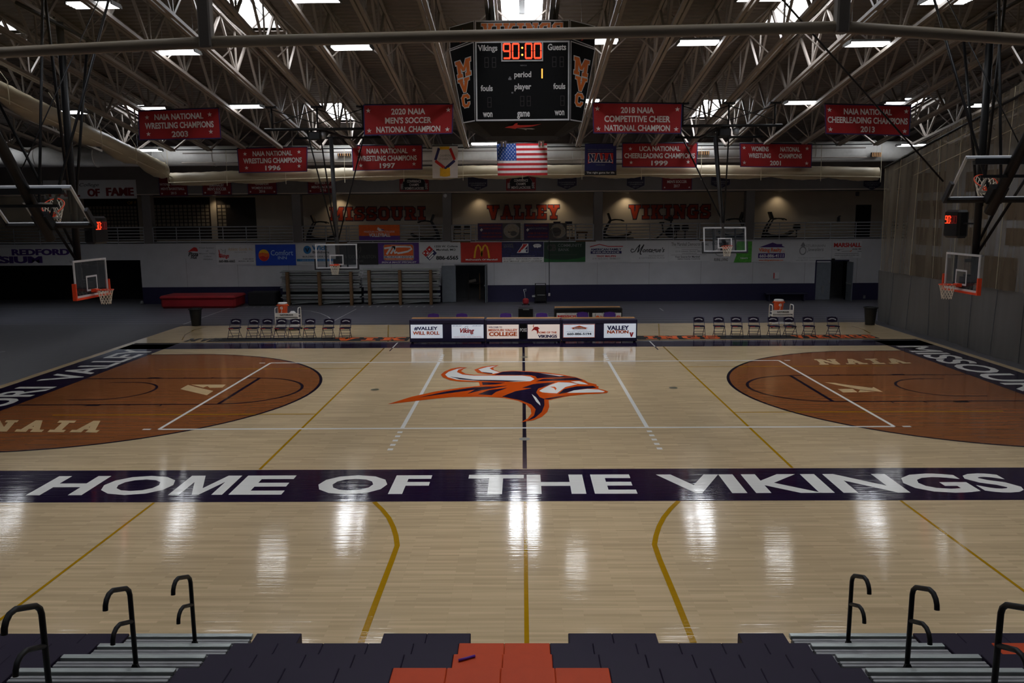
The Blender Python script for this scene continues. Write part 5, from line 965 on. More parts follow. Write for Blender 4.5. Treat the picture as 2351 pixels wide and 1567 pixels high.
# banners tied to the railing
def v1(P):
    R(P, 824,541,918,551, 'vinyl_purple'); P.up(); T(P, 'MISSOURI VALLEY COLLEGE', 836,529.5,906,533.5, 'ink_white', 0); T(P, 'VOLLEYBALL', 847,535,896,543.5, 'ink_white', .05); G(P, [(866,526),(868,521),(873,524),(880,526),(884,529),(876,529),(872,531)], 'ink_white'); P.up(); G(P, [(874,525),(881,526.5),(884,529),(877,528)], 'ink_purple')
sign('railing_banner', 'orange volleyball banner tied to the balcony railing', (824,516,918,550.5), v1, 'ink_orange', Y=YW-.1, group='banners on the balcony railing', wave=.02, seed=4, thick=.003)
for lab, x0, wd, seed in (('purple basketball banner with a pale ball on the railing, left one', 1097, 'WOMEN\'S', 1), ('purple basketball banner with a pale ball on the railing, right one', 1203, 'MEN\'S', 2)):
    def v2(P, x0=x0, wd=wd):
        R(P, x0+57,512,x0+98,550, 'ink_tan' if 0 else 'ink_faint'); P.up(); EL(P, x0+78,530,19,17, 'ink_grey'); P.up(); EL(P, x0+78,530,17.5,15.5, 'photo_pale'); P.up()
        stroke(P, [(x0+70,514),(x0+66,522),(x0+64,530),(x0+70,543)], 1, 'ink_grey'); stroke(P, [(x0+86,514),(x0+91,522),(x0+93,532),(x0+86,544)], 1, 'ink_grey'); G(P, [(x0+70,530),(x0+71,532),(x0+86,530.5),(x0+72,534),(x0+69,533)], 'ink_black')
        for t, a, y in (('MISSOURI VALLEY COLLEGE', 4, 515), (wd+' BASKETBALL', 12, 522), ('HOME OF THE VIKINGS', 10, 533), ('WWW.MOVALSPORTS.COM', 8, 541)): T(P, t, x0+a, y, x0+54, y+4, 'wall_letter_orange' if t[0] != 'M' or len(t) > 20 else 'ink_grey', .01)
        G(P, [(x0+5,527),(x0+9,523),(x0+12,527),(x0+8,531)], 'banner_white')
    sign('railing_banner', lab, (x0,512,x0+98,550), v2, 'deep_purple', Y=YW-.1, group='banners on the balcony railing', wave=.015, seed=seed, thick=.003)
# ---- exercise machines and chairs up there
def treadmill_curved(x, y, s, lab, h=1.5):
    r = thing('treadmill', lab, 'treadmill', (x, y, ZB), 'exercise machines on the balcony'); Pz = lambda a, b: (x+s*a, y, ZB+b)
    m = MB(); pts = [(-.95, .34), (-.6, .2), (-.1, .15), (.4, .22), (.75, .42)]
    for sy in (-.28, .28): m.tube([(x+s*a, y+sy, ZB+b) for a, b in pts], .07, 'black_satin', 8)
    m.build('side_rail', r); m = MB(); vs = [(x+s*a, y+sy, ZB+b+.05) for a, b in pts for sy in (-.25, .25)]; m.add(vs, [(2*i, 2*i+1, 2*i+3, 2*i+2) for i in range(4)], 'black_rubber'); m.build('running_belt', r)
    for sy in (-.3, .3): m = MB(); m.tube([(x-s*.95, y+sy, ZB), (x-s*.85, y+sy, ZB+.5), (x-s*.62, y+sy, ZB+.95), (x-s*.5, y+sy, ZB+1.15)], .08, 'machine_grey', 8, r2=.04); m.build('upright', r)
    for sy in (-.3, .3): m = MB(); m.tube([(x-s*.5, y+sy, ZB+1.15), (x-s*.2, y+sy, ZB+1.2), (x+s*.15, y+sy, ZB+1.17), (x+s*.3, y+sy, ZB+1.1)], .035, 'black_satin', 8); m.build('handrail', r)
    m = MB(); M_ = Matrix.Translation((x-s*.58, y, ZB+1.38)) @ Matrix.Rotation(-s*.35, 4, 'Y'); m.bbox((-.05, -.3, -.22), (.05, .3, .22), 'black_satin', .02, M_); m.build('console', r)
    m = MB(); m.bbox((x-.95, y-.3, ZB), (x+.9, y+.3, ZB+.12), 'machine_grey', .03); m.build('base', r)
for px, s, lab in ((742, 1, 'curved black treadmill on the balcony at the left end of MISSOURI'), (972, -1, 'curved black treadmill on the balcony at the right end of MISSOURI'), (1420, 1, 'curved black treadmill on the balcony left of VIKINGS'), (1680, -1, 'treadmill behind the right basket mast on the balcony'), (1790, 1, 'rightmost treadmill on the balcony')):
    treadmill_curved(aty(px, 530, 25.9).x, 25.9, s, lab)
bx = aty(1527, 530, 25.8).x; r = thing('exercise_bike', 'black upright exercise bike on the balcony under VIKINGS', 'exercise bike', (bx, 25.8, ZB))
m = MB(); m.lathe([(.02, -.04), (.3, -.03), (.3, .03), (.02, .04)], (0, 0, 0), 'black_satin', 24); m.v = [V((bx+.3+p.x, 25.8+p.z, ZB+.4+p.y)) for p in m.v]; m.build('flywheel', r)
m = MB(); m.tube([(bx-.5, 25.8, ZB+.06), (bx-.1, 25.8, ZB+.4), (bx+.3, 25.8, ZB+.4), (bx+.35, 25.8, ZB+1.1)], .05, 'machine_grey', 8); m.tube([(bx-.1, 25.8, ZB+.4), (bx-.2, 25.8, ZB+.95)], .04, 'machine_grey', 8)
for xx in (-.55, .55): m.bar((bx+xx, 25.5, ZB+.04), (bx+xx, 26.1, ZB+.04), .08, .08, 'black_satin')
m.tube([(bx+.55, 25.8, ZB+.06), (bx+.3, 25.8, ZB+.4)], .05, 'machine_grey', 8); m.build('frame', r)
m = MB(); m.bbox((bx-.36, 25.7, ZB+.95), (bx-.06, 25.9, ZB+1.03), 'black_satin', .03); m.build('saddle', r); m = MB(); m.bbox((bx+.2, 25.55, ZB+1.08), (bx+.42, 26.05, ZB+1.36), 'black_satin', .03); m.tube([(bx+.2, 25.5, ZB+1.12), (bx-.02, 25.5, ZB+1.2)], .025, 'black_satin', 6); m.tube([(bx+.2, 26.1, ZB+1.12), (bx-.02, 26.1, ZB+1.2)], .025, 'black_satin', 6); m.build('console', r)
def fold_chair(x, y, z, lab, mt, face=1):
    r = thing('balcony_chair', lab, 'chair', (x, y, z), 'chairs on the balcony'); m = MB(); m.bbox((x-.21, y-.2, z+.42), (x+.21, y+.2, z+.46), mt, .015); m.build('seat', r)
    m = MB(); m.bbox((x-.21, y+.2*face, z+.68), (x+.21, y+.2*face+.03, z+.92), mt, .012); m.build('backrest', r)
    for s in (-1, 1):
        m = MB(); m.tube([(x+s*.2, y-.24*face, z), (x+s*.2, y+.2*face, z+.92)], .013, 'grey_steel', 6); m.build('side_frame', r); m = MB(); m.tube([(x+s*.19, y+.24*face, z), (x+s*.19, y-.1*face, z+.44)], .013, 'grey_steel', 6); m.build('leg', r)
for px, yy, mt, lab in ((1050, 24.8, 'black_satin', 'black folding chair behind the gate left of the purple banners, left one'), (1073, 24.8, 'black_satin', 'black folding chair behind the gate left of the purple banners, right one'), (1279, 24.9, 'navy_pad', 'dark blue chair above the right basketball banner'), (1306, 24.9, 'navy_pad', 'dark blue chair right of the right basketball banner')):
    fold_chair(aty(px, 530, yy).x, yy, ZB+(.19 if px > 1200 else 0), lab, mt)
m = MB(); xa, xb = aty(1266, 540, 24.95).x, aty(1322, 540, 24.95).x; m.bbox((xa, 24.5, ZB), (xb, 25.4, ZB+.175), 'brown_wood', .02); tag(m.build('riser_platform', origin=((xa+xb)/2, 24.9, ZB)), 'low wooden riser under the two dark blue balcony chairs', 'platform')
xa, xb = aty(1322, 540, 25.2).x, aty(1349, 540, 25.2).x; r = thing('weight_bench', 'brown padded bench behind the gate right of the basketball banners', 'bench', ((xa+xb)/2, 25.2, ZB)); m = MB(); m.bbox((xa, 25.0, ZB+.38), (xb, 25.4, ZB+.5), 'brown_wood', .03); m.build('pad', r)
for x in (xa+.1, xb-.1): m = MB(); m.bar((x, 25.2, ZB), (x, 25.2, ZB+.38), .06, .3, 'machine_grey'); m.build('leg', r)
for px, lab in ((1553, 'black padded stool behind the railing, left of the pair under VIKINGS'), (1573, 'black padded stool behind the railing, right of the pair under VIKINGS'), (1829, 'black padded stool right of the rightmost treadmill')):
    x = aty(px, 525, 25.3).x; r = thing('padded_stool', lab, 'stool', (x, 25.3, ZB), 'padded stools on the balcony'); m = MB(); m.bbox((x-.2, 25.15, ZB+.5), (x+.2, 25.45, ZB+.85), 'black_satin', .06); m.build('pad', r); m = MB(); m.tube([(x, 25.3, ZB), (x, 25.3, ZB+.5)], .04, 'machine_grey', 8); m.bbox((x-.2, 25.1, ZB), (x+.2, 25.5, ZB+.04), 'machine_grey', .01); m.build('pedestal', r)
# details of the balcony wall
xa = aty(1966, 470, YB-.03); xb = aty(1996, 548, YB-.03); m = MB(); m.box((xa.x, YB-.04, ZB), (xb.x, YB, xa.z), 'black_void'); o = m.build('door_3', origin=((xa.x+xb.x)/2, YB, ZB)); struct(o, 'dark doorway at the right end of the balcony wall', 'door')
p = aty(1968, 445, YW-.03); m = MB(); m.bbox((p.x-.1, YW-.1, p.z-.12), (p.x+.1, YW-.001, p.z+.12), 'black_satin', .02); tag(m.build('wall_speaker', origin=p), 'small black box under the right end of the header', 'speaker')
p = aty(1022, 449, YW-.08); m = MB(); m.lathe([(.02, -.06), (.1, -.05), (.11, 0)], (0, 0, 0), 'trim_white', 20); m.v = [V((p.x+q.x, YW-.062+q.z, p.z+q.y)) for q in m.v]; tag(m.build('alarm_bell', origin=(p.x, YW-.06, p.z)), 'round white alarm disc on the column left of VALLEY', 'alarm')
p = aty(1925, 503, YB-.02); r = thing('wall_telephone', 'dark wall telephone on the balcony wall right of the treadmills', 'telephone', (p.x, YB, p.z-.2)); m = MB(); m.bbox((p.x-.1, YB-.08, p.z-.2), (p.x+.1, YB-.001, p.z+.14), 'machine_grey', .03); m.build('body', r); m = MB(); m.tube([(p.x-.03, YB-.1, p.z-.12), (p.x-.05, YB-.16, p.z), (p.x-.02, YB-.12, p.z+.18), (p.x+.1, YB-.11, p.z+.2)], .035, 'black_satin', 8); m.build('handset', r)
# the cable and fittings on the lower wall
a = aty(1261, 556, YW-.03); b = aty(1261, 676, YW-.03); m = MB(); m.tube([(a.x, YW-.03, ZB), (a.x, YW-.03, b.z)], .02, 'black_rubber', 6); r = m.build('wall_cable', origin=(a.x, YW-.03, b.z)); tag(r, 'black cable running down the wall below the green bank banner', 'cable'); m = MB(); m.bbox((a.x-.06, YW-.07, b.z-.08), (a.x+.06, YW-.001, b.z+.1), 'trim_white', .01); m.build('outlet_box', r)
p = aty(1781, 632, YW); r = thing('alarm_cabinet', 'small white wall box with a red strip above the right cooler cart', 'cabinet', (p.x, YW, p.z-.2)); m = MB(); m.bbox((p.x-.16, YW-.06, p.z-.2), (p.x+.18, YW-.001, p.z+.2), 'vinyl_white', .01); m.build('case', r); m = MB(); m.box((p.x-.15, YW-.075, p.z-.17), (p.x-.09, YW-.055, p.z+.16), 'ink_red'); m.build('strip', r)
p = aty(2023, 641, YW); r = thing('fire_extinguisher', 'red fire extinguisher in a white wall box beside the curtain', 'fire extinguisher', (p.x, YW, p.z-.3)); m = MB(); m.lathe([(.07, p.z-.25), (.08, p.z-.23), (.08, p.z+.1), (.03, p.z+.18), (.02, p.z+.24)], (p.x, YW-.14, 0), 'ink_red', 16); m.build('cylinder', r); m = MB(); m.box((p.x-.14, YW-.02, p.z-.32), (p.x+.14, YW-.001, p.z+.36), 'trim_white'); m.box((p.x-.14, YW-.24, p.z-.32), (p.x+.14, YW-.02, p.z-.28), 'trim_white'); m.build('box', r); m = MB(); m.tube([(p.x+.02, YW-.14, p.z+.2), (p.x-.1, YW-.16, p.z+.15), (p.x-.1, YW-.16, p.z-.1)], .012, 'black_rubber', 6); m.build('hose', r)
p = aty(1912, 597, YW); m = MB(); m.bbox((p.x-.09, YW-.12, p.z-.1), (p.x+.09, YW-.001, p.z+.1), 'black_satin', .02); tag(m.build('wall_speaker', origin=p), 'small black box between the jewelers banner and the MARSHALL banner', 'speaker')
# doors
def doorway(n_, d, h, fr, leaf_w, leaf_side, lab):
    m = MB(); a, b = d
    for x0, x1, z0, z1 in ((a-.07, a, 0, h), (b, b+.07, 0, h), (a-.07, b+.07, h, h+.07)): m.box((x0, YW-.04, z0), (x1, YW+.3, z1), fr)
    o = m.build('door_%d' % n_, origin=((a+b)/2, YW, 0)); struct(o, lab, 'door'); return o
o = doorway(1, d1, DH, 'grey_steel', 0, 0, 'grey framed doorway standing open right of the folded bleachers')
hx = d1[0]; q = aty(1014, 660, YW-.3); m = MB(); M_ = Matrix.Translation((hx, YW-.04, 0)) @ Matrix.Rotation(math.radians(-168), 4, 'Z'); m.bbox((0, -.02, .02), (hx-q.x, .02, DH), 'grey_door', .006, M_)
M2 = Matrix.Translation((hx, YW-.04, 0)) @ Matrix.Rotation(math.radians(192), 4, 'Z'); lf = m.build('door_leaf', o)
m = MB(); m.bbox((d1[1]-.05, YW-.75, .02), (d1[1]-.01, YW-.03, DH-.02), 'grey_door', .006); lf = m.build('door_leaf', o); m = MB(); m.bar((d1[1]-.1, YW-.7, 1.02), (d1[1]-.1, YW-.1, 1.02), .03, .05, 'alu'); m.build('push_bar', lf)
o = doorway(2, d2, DH2, 'navy_wall', 0, 0, 'navy framed double doorway at the right, one grey leaf open')
xm = aty(1906, 660, YW).x; m = MB(); m.bbox((d2[0]+.01, YW+.02, .02), (xm, YW+.07, DH2-.01), 'grey_door', .006); lf = m.build('door_leaf', o); m = MB(); m.bbox((d2[0]+.35, YW+.0, .35), (xm-.35, YW+.019, .85), 'grey_steel', .006); m.build('vent_grille', lf); m = MB(); m.bbox((xm-.1, YW-.03, 1.0), (xm-.05, YW+.02, 1.15), 'alu', .01); m.build('handle', lf)
m = MB(); m.bbox((d2[1]-.05, YW-.9, .02), (d2[1]-.005, YW-.045, DH2-.02), 'grey_door', .006); lf = m.build('door_leaf', o); m = MB(); m.bar((d2[1]-.1, YW-.85, 1.02), (d2[1]-.1, YW-.1, 1.02), .03, .05, 'alu'); m.build('push_bar', lf)
x = aty(1085, 645, YW+1.5); m = MB(); m.tube([(x.x-.22, YW+1.6, x.z-.05), (x.x+.2, YW+1.6, x.z+.05)], .1, 'paper', 10); m.box((x.x-.3, YW+1.4, x.z-.16), (x.x+.5, YW+2.15, x.z-.13), 'dark_board'); m.box((x.x+.4, YW+1.5, 0), (x.x+.46, YW+1.56, 1.6), 'brown_wood'); m.box((x.x-.3, YW+1.5, 0), (x.x-.24, YW+1.56, 1.6), 'dark_board'); tag(m.build('storage_rack', origin=(x.x, YW+1.6, 0)), 'dark storage rack with a pale roll inside the open doorway', 'rack')
# ================================================================== SCORERS' TABLES
YT = 8.72
def score_table(x0, x1, Y, ztop, lab, pad, panels, grp):
    r = thing('scorers_table', lab, 'table', ((x0+x1)/2, Y+.3, 0), grp)
    m = MB(); m.bbox((x0, Y, .05), (x1, Y+.12, ztop-.03), pad, .03); m.bbox((x0, Y-.03, ztop-.2), (x1, Y+.16, ztop+.015), pad, .05)
    for x in (x0, x1-.06): m.bbox((x, Y+.05, .05), (x+.06, Y+.75, ztop-.05), pad, .01)
    m.build('padded_front', r)
    m = MB(); m.bbox((x0+.03, Y+.17, ztop-.05), (x1-.03, Y+.8, ztop-.012), 'table_wood', .01); m.build('table_top', r)
    m = MB()
    for x in (x0+.1, x1-.1):
        for y in (Y+.1, Y+.7): m.lathe([(.05, 0), (.05, .06)], (x, y, 0), 'black_rubber', 10)
    m.build('caster', r)
    for px, mt, dr in panels:
        P = ypanel(*px, Y-.03, thick=.02); P.px = px; P.base(mt); dr(P); P.m.build('advert_panel', r)
    return r
def tx(px): return aty(px, 760, YT).x
def frm(P, mt):
    x0, y0, x1, y1 = P.px; R(P, x0, y0, x1, y0+1.2, mt); R(P, x0, y1-1.2, x1, y1, mt); R(P, x0, y0, x0+1.2, y1, mt); R(P, x1-1.2, y0, x1, y1, mt); P.up()
def viking(P, x, y, s, mt='ink_red'):
    G(P, [(x-9*s, y+6*s), (x-5*s, y), (x-1*s, y-3*s), (x+4*s, y-3*s), (x+8*s, y+1*s), (x+5*s, y+2*s), (x+6*s, y+7*s), (x+3*s, y+12*s), (x+2*s, y+5*s), (x-3*s, y+3*s)], mt); stroke(P, [(x-2*s, y-1*s), (x-5*s, y-3*s), (x-4*s, y-7*s)], 1.5*s, 'ink_orange')
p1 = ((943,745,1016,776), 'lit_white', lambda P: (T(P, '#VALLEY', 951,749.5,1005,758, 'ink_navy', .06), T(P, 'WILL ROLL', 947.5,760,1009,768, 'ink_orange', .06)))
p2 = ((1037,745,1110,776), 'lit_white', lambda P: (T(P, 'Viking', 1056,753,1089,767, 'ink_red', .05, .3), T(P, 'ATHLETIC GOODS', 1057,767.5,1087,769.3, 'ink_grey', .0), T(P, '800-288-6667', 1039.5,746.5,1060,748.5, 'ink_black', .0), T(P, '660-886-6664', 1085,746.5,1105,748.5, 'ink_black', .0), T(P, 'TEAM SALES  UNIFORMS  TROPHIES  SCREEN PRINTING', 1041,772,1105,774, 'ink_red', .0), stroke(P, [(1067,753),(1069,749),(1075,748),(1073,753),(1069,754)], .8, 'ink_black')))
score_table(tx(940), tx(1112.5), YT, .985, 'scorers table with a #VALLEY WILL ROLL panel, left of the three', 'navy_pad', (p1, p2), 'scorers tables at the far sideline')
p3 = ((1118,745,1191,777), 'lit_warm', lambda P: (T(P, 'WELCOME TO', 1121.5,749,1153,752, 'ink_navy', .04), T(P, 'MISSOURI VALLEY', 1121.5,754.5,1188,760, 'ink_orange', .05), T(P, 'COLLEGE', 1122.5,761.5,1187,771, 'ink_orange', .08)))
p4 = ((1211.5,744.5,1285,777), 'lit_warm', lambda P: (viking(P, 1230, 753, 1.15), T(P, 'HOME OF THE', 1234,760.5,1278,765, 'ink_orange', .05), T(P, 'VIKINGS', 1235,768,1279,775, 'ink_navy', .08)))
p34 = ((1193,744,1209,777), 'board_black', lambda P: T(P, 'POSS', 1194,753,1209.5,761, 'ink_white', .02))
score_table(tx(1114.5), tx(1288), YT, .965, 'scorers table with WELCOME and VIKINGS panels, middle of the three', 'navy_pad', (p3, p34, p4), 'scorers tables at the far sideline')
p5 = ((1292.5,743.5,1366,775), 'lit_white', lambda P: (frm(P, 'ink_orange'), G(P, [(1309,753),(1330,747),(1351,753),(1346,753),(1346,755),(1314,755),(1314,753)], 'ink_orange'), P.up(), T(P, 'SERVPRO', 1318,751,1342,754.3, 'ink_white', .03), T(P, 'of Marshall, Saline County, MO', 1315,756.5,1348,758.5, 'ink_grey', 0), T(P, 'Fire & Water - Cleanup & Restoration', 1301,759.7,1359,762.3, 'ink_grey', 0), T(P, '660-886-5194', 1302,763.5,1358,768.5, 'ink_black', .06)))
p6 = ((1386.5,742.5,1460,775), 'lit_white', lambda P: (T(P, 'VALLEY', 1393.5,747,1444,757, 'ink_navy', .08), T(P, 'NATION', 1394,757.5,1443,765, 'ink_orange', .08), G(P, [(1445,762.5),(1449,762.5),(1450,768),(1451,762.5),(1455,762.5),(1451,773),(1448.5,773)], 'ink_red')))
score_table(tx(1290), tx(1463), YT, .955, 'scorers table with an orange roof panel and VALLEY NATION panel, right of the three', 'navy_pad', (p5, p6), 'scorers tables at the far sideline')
YT2 = 12.5; q1 = ((1278,718,1341,750), 'vinyl_white', lambda P: (T(P, 'WELCOME TO', 1296,719,1321,721, 'ink_black', .0), T(P, 'MISSOURI', 1280,723,1341,728, 'ink_red', .07), T(P, 'VALLEY', 1284,729,1336,736, 'ink_red', .07)))
q2 = ((1360,718,1426,750), 'vinyl_white', lambda P: (T(P, 'HOME OF THE', 1381,718.5,1405,720.5, 'ink_black', 0), T(P, 'VIKINGS!', 1378,724,1424,734, 'ink_red', .07), EL(P, 1372,728,5,4, 'ink_orange'), stroke(P, [(1367,726),(1366,722),(1368,719)], 1, 'ink_black')))
score_table(aty(1273, 720, YT2).x, aty(1429, 720, YT2).x, YT2, .97, 'black table with MISSOURI VALLEY and VIKINGS panels behind the scorers tables', 'black_satin', (q1, q2), None)
# ---- folding chairs (one built, the rest copied)
def folding_chair(name, cloth, steel, deco):
    r = thing(name, '', 'folding chair', (0, 0, 0))
    m = MB(); m.bbox((-.22, -.2, .42), (.22, .2, .47), cloth, .02)
    if deco: m.box((-.2, -.203, .435), (0, -.2, .458), 'ink_red')
    m.build('seat', r)
    m = MB(); pts = [(-.215, .6), (-.22, .74), (-.17, .8), (0, .82), (.17, .8), (.22, .74), (.215, .6), (0, .585)]
    for y in (.15, .19): m.add([(x, y+(.03 if z > .7 else 0), z) for x, z in pts], [tuple(range(8)) if y < .17 else tuple(range(8))[::-1]], cloth)
    m.add([(x, y+(.03 if z > .7 else 0), z) for y in (.15, .19) for x, z in pts], [(i, 8+i, 8+(i+1) % 8, (i+1) % 8) for i in range(8)], cloth)
    if deco:
        vs, fs, _ = glyphs('VIKINGS', .05); m.add([(-.16+.32*x, .146+.03*max(0, (.7+.06*y-.05*(2*x-1)**2-.6)/.2), .715+.045*y-.05*(2*x-1)**2) for x, y in vs], fs, 'ink_white')
    m.build('backrest', r)
    for s in (-1, 1):
        m = MB(); m.tube([(s*.23, -.3, 0), (s*.22, .19, .8)], .012, steel, 6); m.build('side_frame', r)
        m = MB(); m.tube([(s*.2, .26, 0), (s*.2, -.12, .44)], .012, steel, 6); m.build('leg', r)
    for z, y in ((.12, -.225), (.24, -.155), (.36, -.085)): m = MB(); m.tube([(-.225, y, z), (.225, y, z)], .009, steel, 6); m.build('rung', r)
    for z, y in ((.1, .175),): m = MB(); m.tube([(-.2, y, z), (.2, y, z)], .009, steel, 6); m.build('rung', r)
    return r
ch0 = folding_chair('folding_chair', 'purple_plastic', 'navy_pad', True); first = True
for s, xs_ in (('left', (541, 583, 614, 646, 678, 712, 755, 794)), ('right', (1604, 1650, 1690, 1730, 1775, 1812, 1855, 1911))):
    for k, px in enumerate(xs_):
        p = atz(px, 776 if s == 'left' else 772); o = ch0 if first else dup(ch0, (0, 0, 0)); first = False
        o.location = (p.x, p.y-.02, 0); o['group'] = 'team bench chairs'; o['label'] = 'purple folding chair, %s from the left in the bench row at the %s' % (ORD[k], s)
        o.rotation_euler = (0, 0, random.uniform(-.06, .06))
pc0 = folding_chair('folding_chair', 'purple_vinyl', 'grey_steel', False); first = True
for px, w_ in ((994, 'behind the #VALLEY panel'), (1060, 'behind the red script panel'), (1161, 'behind the WELCOME panel'), (1244, 'behind the panel with VIKINGS'), (1339, 'behind the orange roof panel'), (1400, 'behind the VALLEY NATION panel')):
    o = pc0 if first else dup(pc0, (0, 0, 0)); first = False; p = aty(px, 727, 9.9); o.location = (p.x, 9.95, 0.0); o.rotation_euler = (0, 0, random.uniform(-.1, .1)); o['group'] = 'chairs of the scorers'; o['label'] = 'bright purple chair '+w_+' of the scorers table'
    o.scale = (1.15, 1, 1.32 if px > 1300 else 1.29)
p = aty(1207, 720, 11.2); m = MB(); m.bbox((p.x-.32, 11.0, 0), (p.x+.32, 11.5, aty(1207, 706, 11.2).z), 'black_satin', .03); r = m.build('equipment_case', origin=(p.x, 11.25, 0)); tag(r, 'tall black equipment case behind the middle scorers table', 'case'); m = MB(); zt_ = aty(1207, 706, 11.2).z; m.bar((p.x-.12, 10.98, zt_-.06), (p.x+.15, 10.98, zt_-.06), .03, .03, 'alu'); m.build('handle', r)
# ---- floor runners with orange lettering
for s, (xa, xb), lab in ((-1, (482, 936), 'black floor runner with orange letters under the left chairs'), (1, (1464, 2021), 'black floor runner with orange letters under the right chairs')):
    A = atz(xa, 781 if s < 0 else 779); B_ = atz(xb, 781 if s < 0 else 777); m = MB(); m.box((A.x, 9.42, 0.0085), (B_.x, 10.42, .014), 'cloth_black'); r = m.build('floor_runner', origin=((A.x+B_.x)/2, 9.9, .0085)); tag(r, lab, 'runner', 'black runners along the far sideline')
    m = MB(); P4 = []
    def run(txt, x0, x1, mt='ink_orange', d=0, z=.016):
        P, w_ = slab(txt, .2)
        for j, q in enumerate(P): m.poly([(x0+(x1-x0)*x/w_, 9.5+.82*y, z+.0004*(j % 10)) for x, y in (grow(q, d) if d else q)], mt)
    if s < 0: run('VIK', -8.0, -4.95); run('MVC', -14.2, -12.8, 'ink_faint')
    else:
        run('INGS', 5.1, 8.2); run('VIKINGS', 11.3, 14.6, 'ink_orange')
    m.build('lettering', r)
# ---- drink carts and coolers
def cart(x0, x1, y, lab, txt):
    r = thing('drink_cart', lab, 'cart', ((x0+x1)/2, y, 0), 'drink carts'); H_ = .82
    for z in (.16, .5, .68):
        m = MB(); m.bbox((x0+.04, y-.22, z), (x1-.04, y+.22, z+(.05 if z < .6 else .02)), 'cart_white', .01); m.build('shelf', r)
    m = MB(); m.bbox((x0+.04, y-.25, .62), (x1-.04, y-.22, .8), 'cart_white', .008); P = Panel((x0+.04, y-.251, .8), (x1-.04, y-.251, .8), (x1-.04, y-.251, .62), (x0+.04, y-.251, .62), mb=m, thick=0); P.text(txt, .2, .3, .8, .72, 'ink_black', .05); m.build('front_panel', r)
    for x in (x0+.02, x1-.02):
        m = MB(); m.tube([(x, y-.23, .08), (x, y-.23, .95), (x, y-.17, 1.02), (x, y+.17, 1.02), (x, y+.23, .95), (x, y+.23, .08)], .022, 'cart_white', 8); m.build('end_frame', r)
    for x in (x0+.02, x1-.02):
        for yy in (y-.23, y+.23): m = MB(); m.lathe([(.03, 0), (.05, .02), (.05, .06), (.03, .08)], (x, yy, 0), 'black_rubber', 12); m.build('wheel', r)
    return r
def cooler(x, y, z, lab):
    r = thing('drink_cooler', lab, 'cooler', (x, y, z), 'orange drink coolers'); m = MB(); m.lathe([(.18, z), (.19, z+.02), (.225, z+.44), (.25, z+.45), (.25, z+.47), (.22, z+.48)], (x, y, 0), 'cooler_orange', 28); cb_ = m.build('body', r)
    m = MB(); m.lathe([(.215, z+.47), (.215, z+.54), (.19, z+.56)], (x, y, 0), 'cart_white', 28); m.build('lid', r)
    m = MB(); 
    for s in (-1, 1): m.bbox((x+s*.25-.03, y-.05, z+.4), (x+s*.25+.03, y+.05, z+.44), 'cooler_orange', .01)
    m.build('handle', r)
    m = MB(); cyl = lambda a, h: (x+.222*math.sin(a)*(.85+.15*h/.45)*1.0, y-.222*math.cos(a)*(.85+.15*h/.45)-.004, z+h)
    for pts, mt in (([(-.65,.4),(.65,.4),(.28,.06),(-.28,.06)], 'ink_grey'), ([(-.5,.38),(-.3,.38),(-.2,.2),(-.3,.2)], 'cooler_orange'), ([(.3,.38),(.5,.38),(.34,.2),(.22,.2)], 'cooler_orange')): m.poly([(lambda q: (q[0], q[1]-(.004 if mt != 'ink_grey' else 0), q[2]))(cyl(a, h)) for a, h in pts], mt)
    vs, fs, _ = glyphs('G', .06); m.add([(lambda q: (q[0], q[1]-.012, q[2]))(cyl(-.3+.6*a, .26+.13*b)) for a, b in vs], fs, 'ink_white')
    m.poly([(lambda q: (q[0], q[1]-.01, q[2]))(cyl(a, h)) for a, h in ((.0,.23),(.16,.22),(.02,.1),(-.12,.09))], 'ink_white'); m.build('front_label', cb_)
ca, cb = atz(635, 757), atz(689, 757); cart(ca.x, cb.x, 12.95, 'white drink cart behind the left row of chairs', 'GATORADE'); cooler(ca.x+.32, 12.95, .7, 'orange drink cooler on the left cart')
m = MB(); m.bbox((ca.x+.62, 12.85, .702), (ca.x+.9, 13.05, .86), 'cart_white', .07); tag(m.build('folded_towel', origin=(ca.x+.76, 12.95, .702)), 'white crumpled towel beside the cooler on the left cart', 'towel')
ca, cb = atz(1767, 750), atz(1812, 750); cart(ca.x, cb.x+.1, 13.0, 'white drink cart behind the right row of chairs', 'GATORADE'); cooler(ca.x+.36, 13.0, .7, 'orange drink cooler on the right cart')
m = MB(); m.bbox((ca.x+.62, 12.9, .702), (ca.x+.92, 13.12, .76), 'cart_white', .025); tag(m.build('folded_towel', origin=(ca.x+.76, 13, .702)), 'flat white towel beside the cooler on the right cart', 'towel')
for px, y, lab in ((451, 747, 'black waste bin behind the left row of chairs'), (1997, 745, 'black waste bin beside the curtain')):
    p = atz(px, y); r = thing('waste_bin', lab, 'bin', (p.x, p.y, 0), 'black waste bins'); m = MB(); m.lathe([(.2, 0), (.21, .02), (.28, .74), (.28, .78)], (p.x, p.y, 0), 'trash_black', 24); m.build('body', r); m = MB(); m.tube([(p.x+.3*math.cos(t*.2618), p.y+.3*math.sin(t*.2618), .8) for t in range(24)], .03, 'trash_black', 8, closed=True); m.build('rim', r)
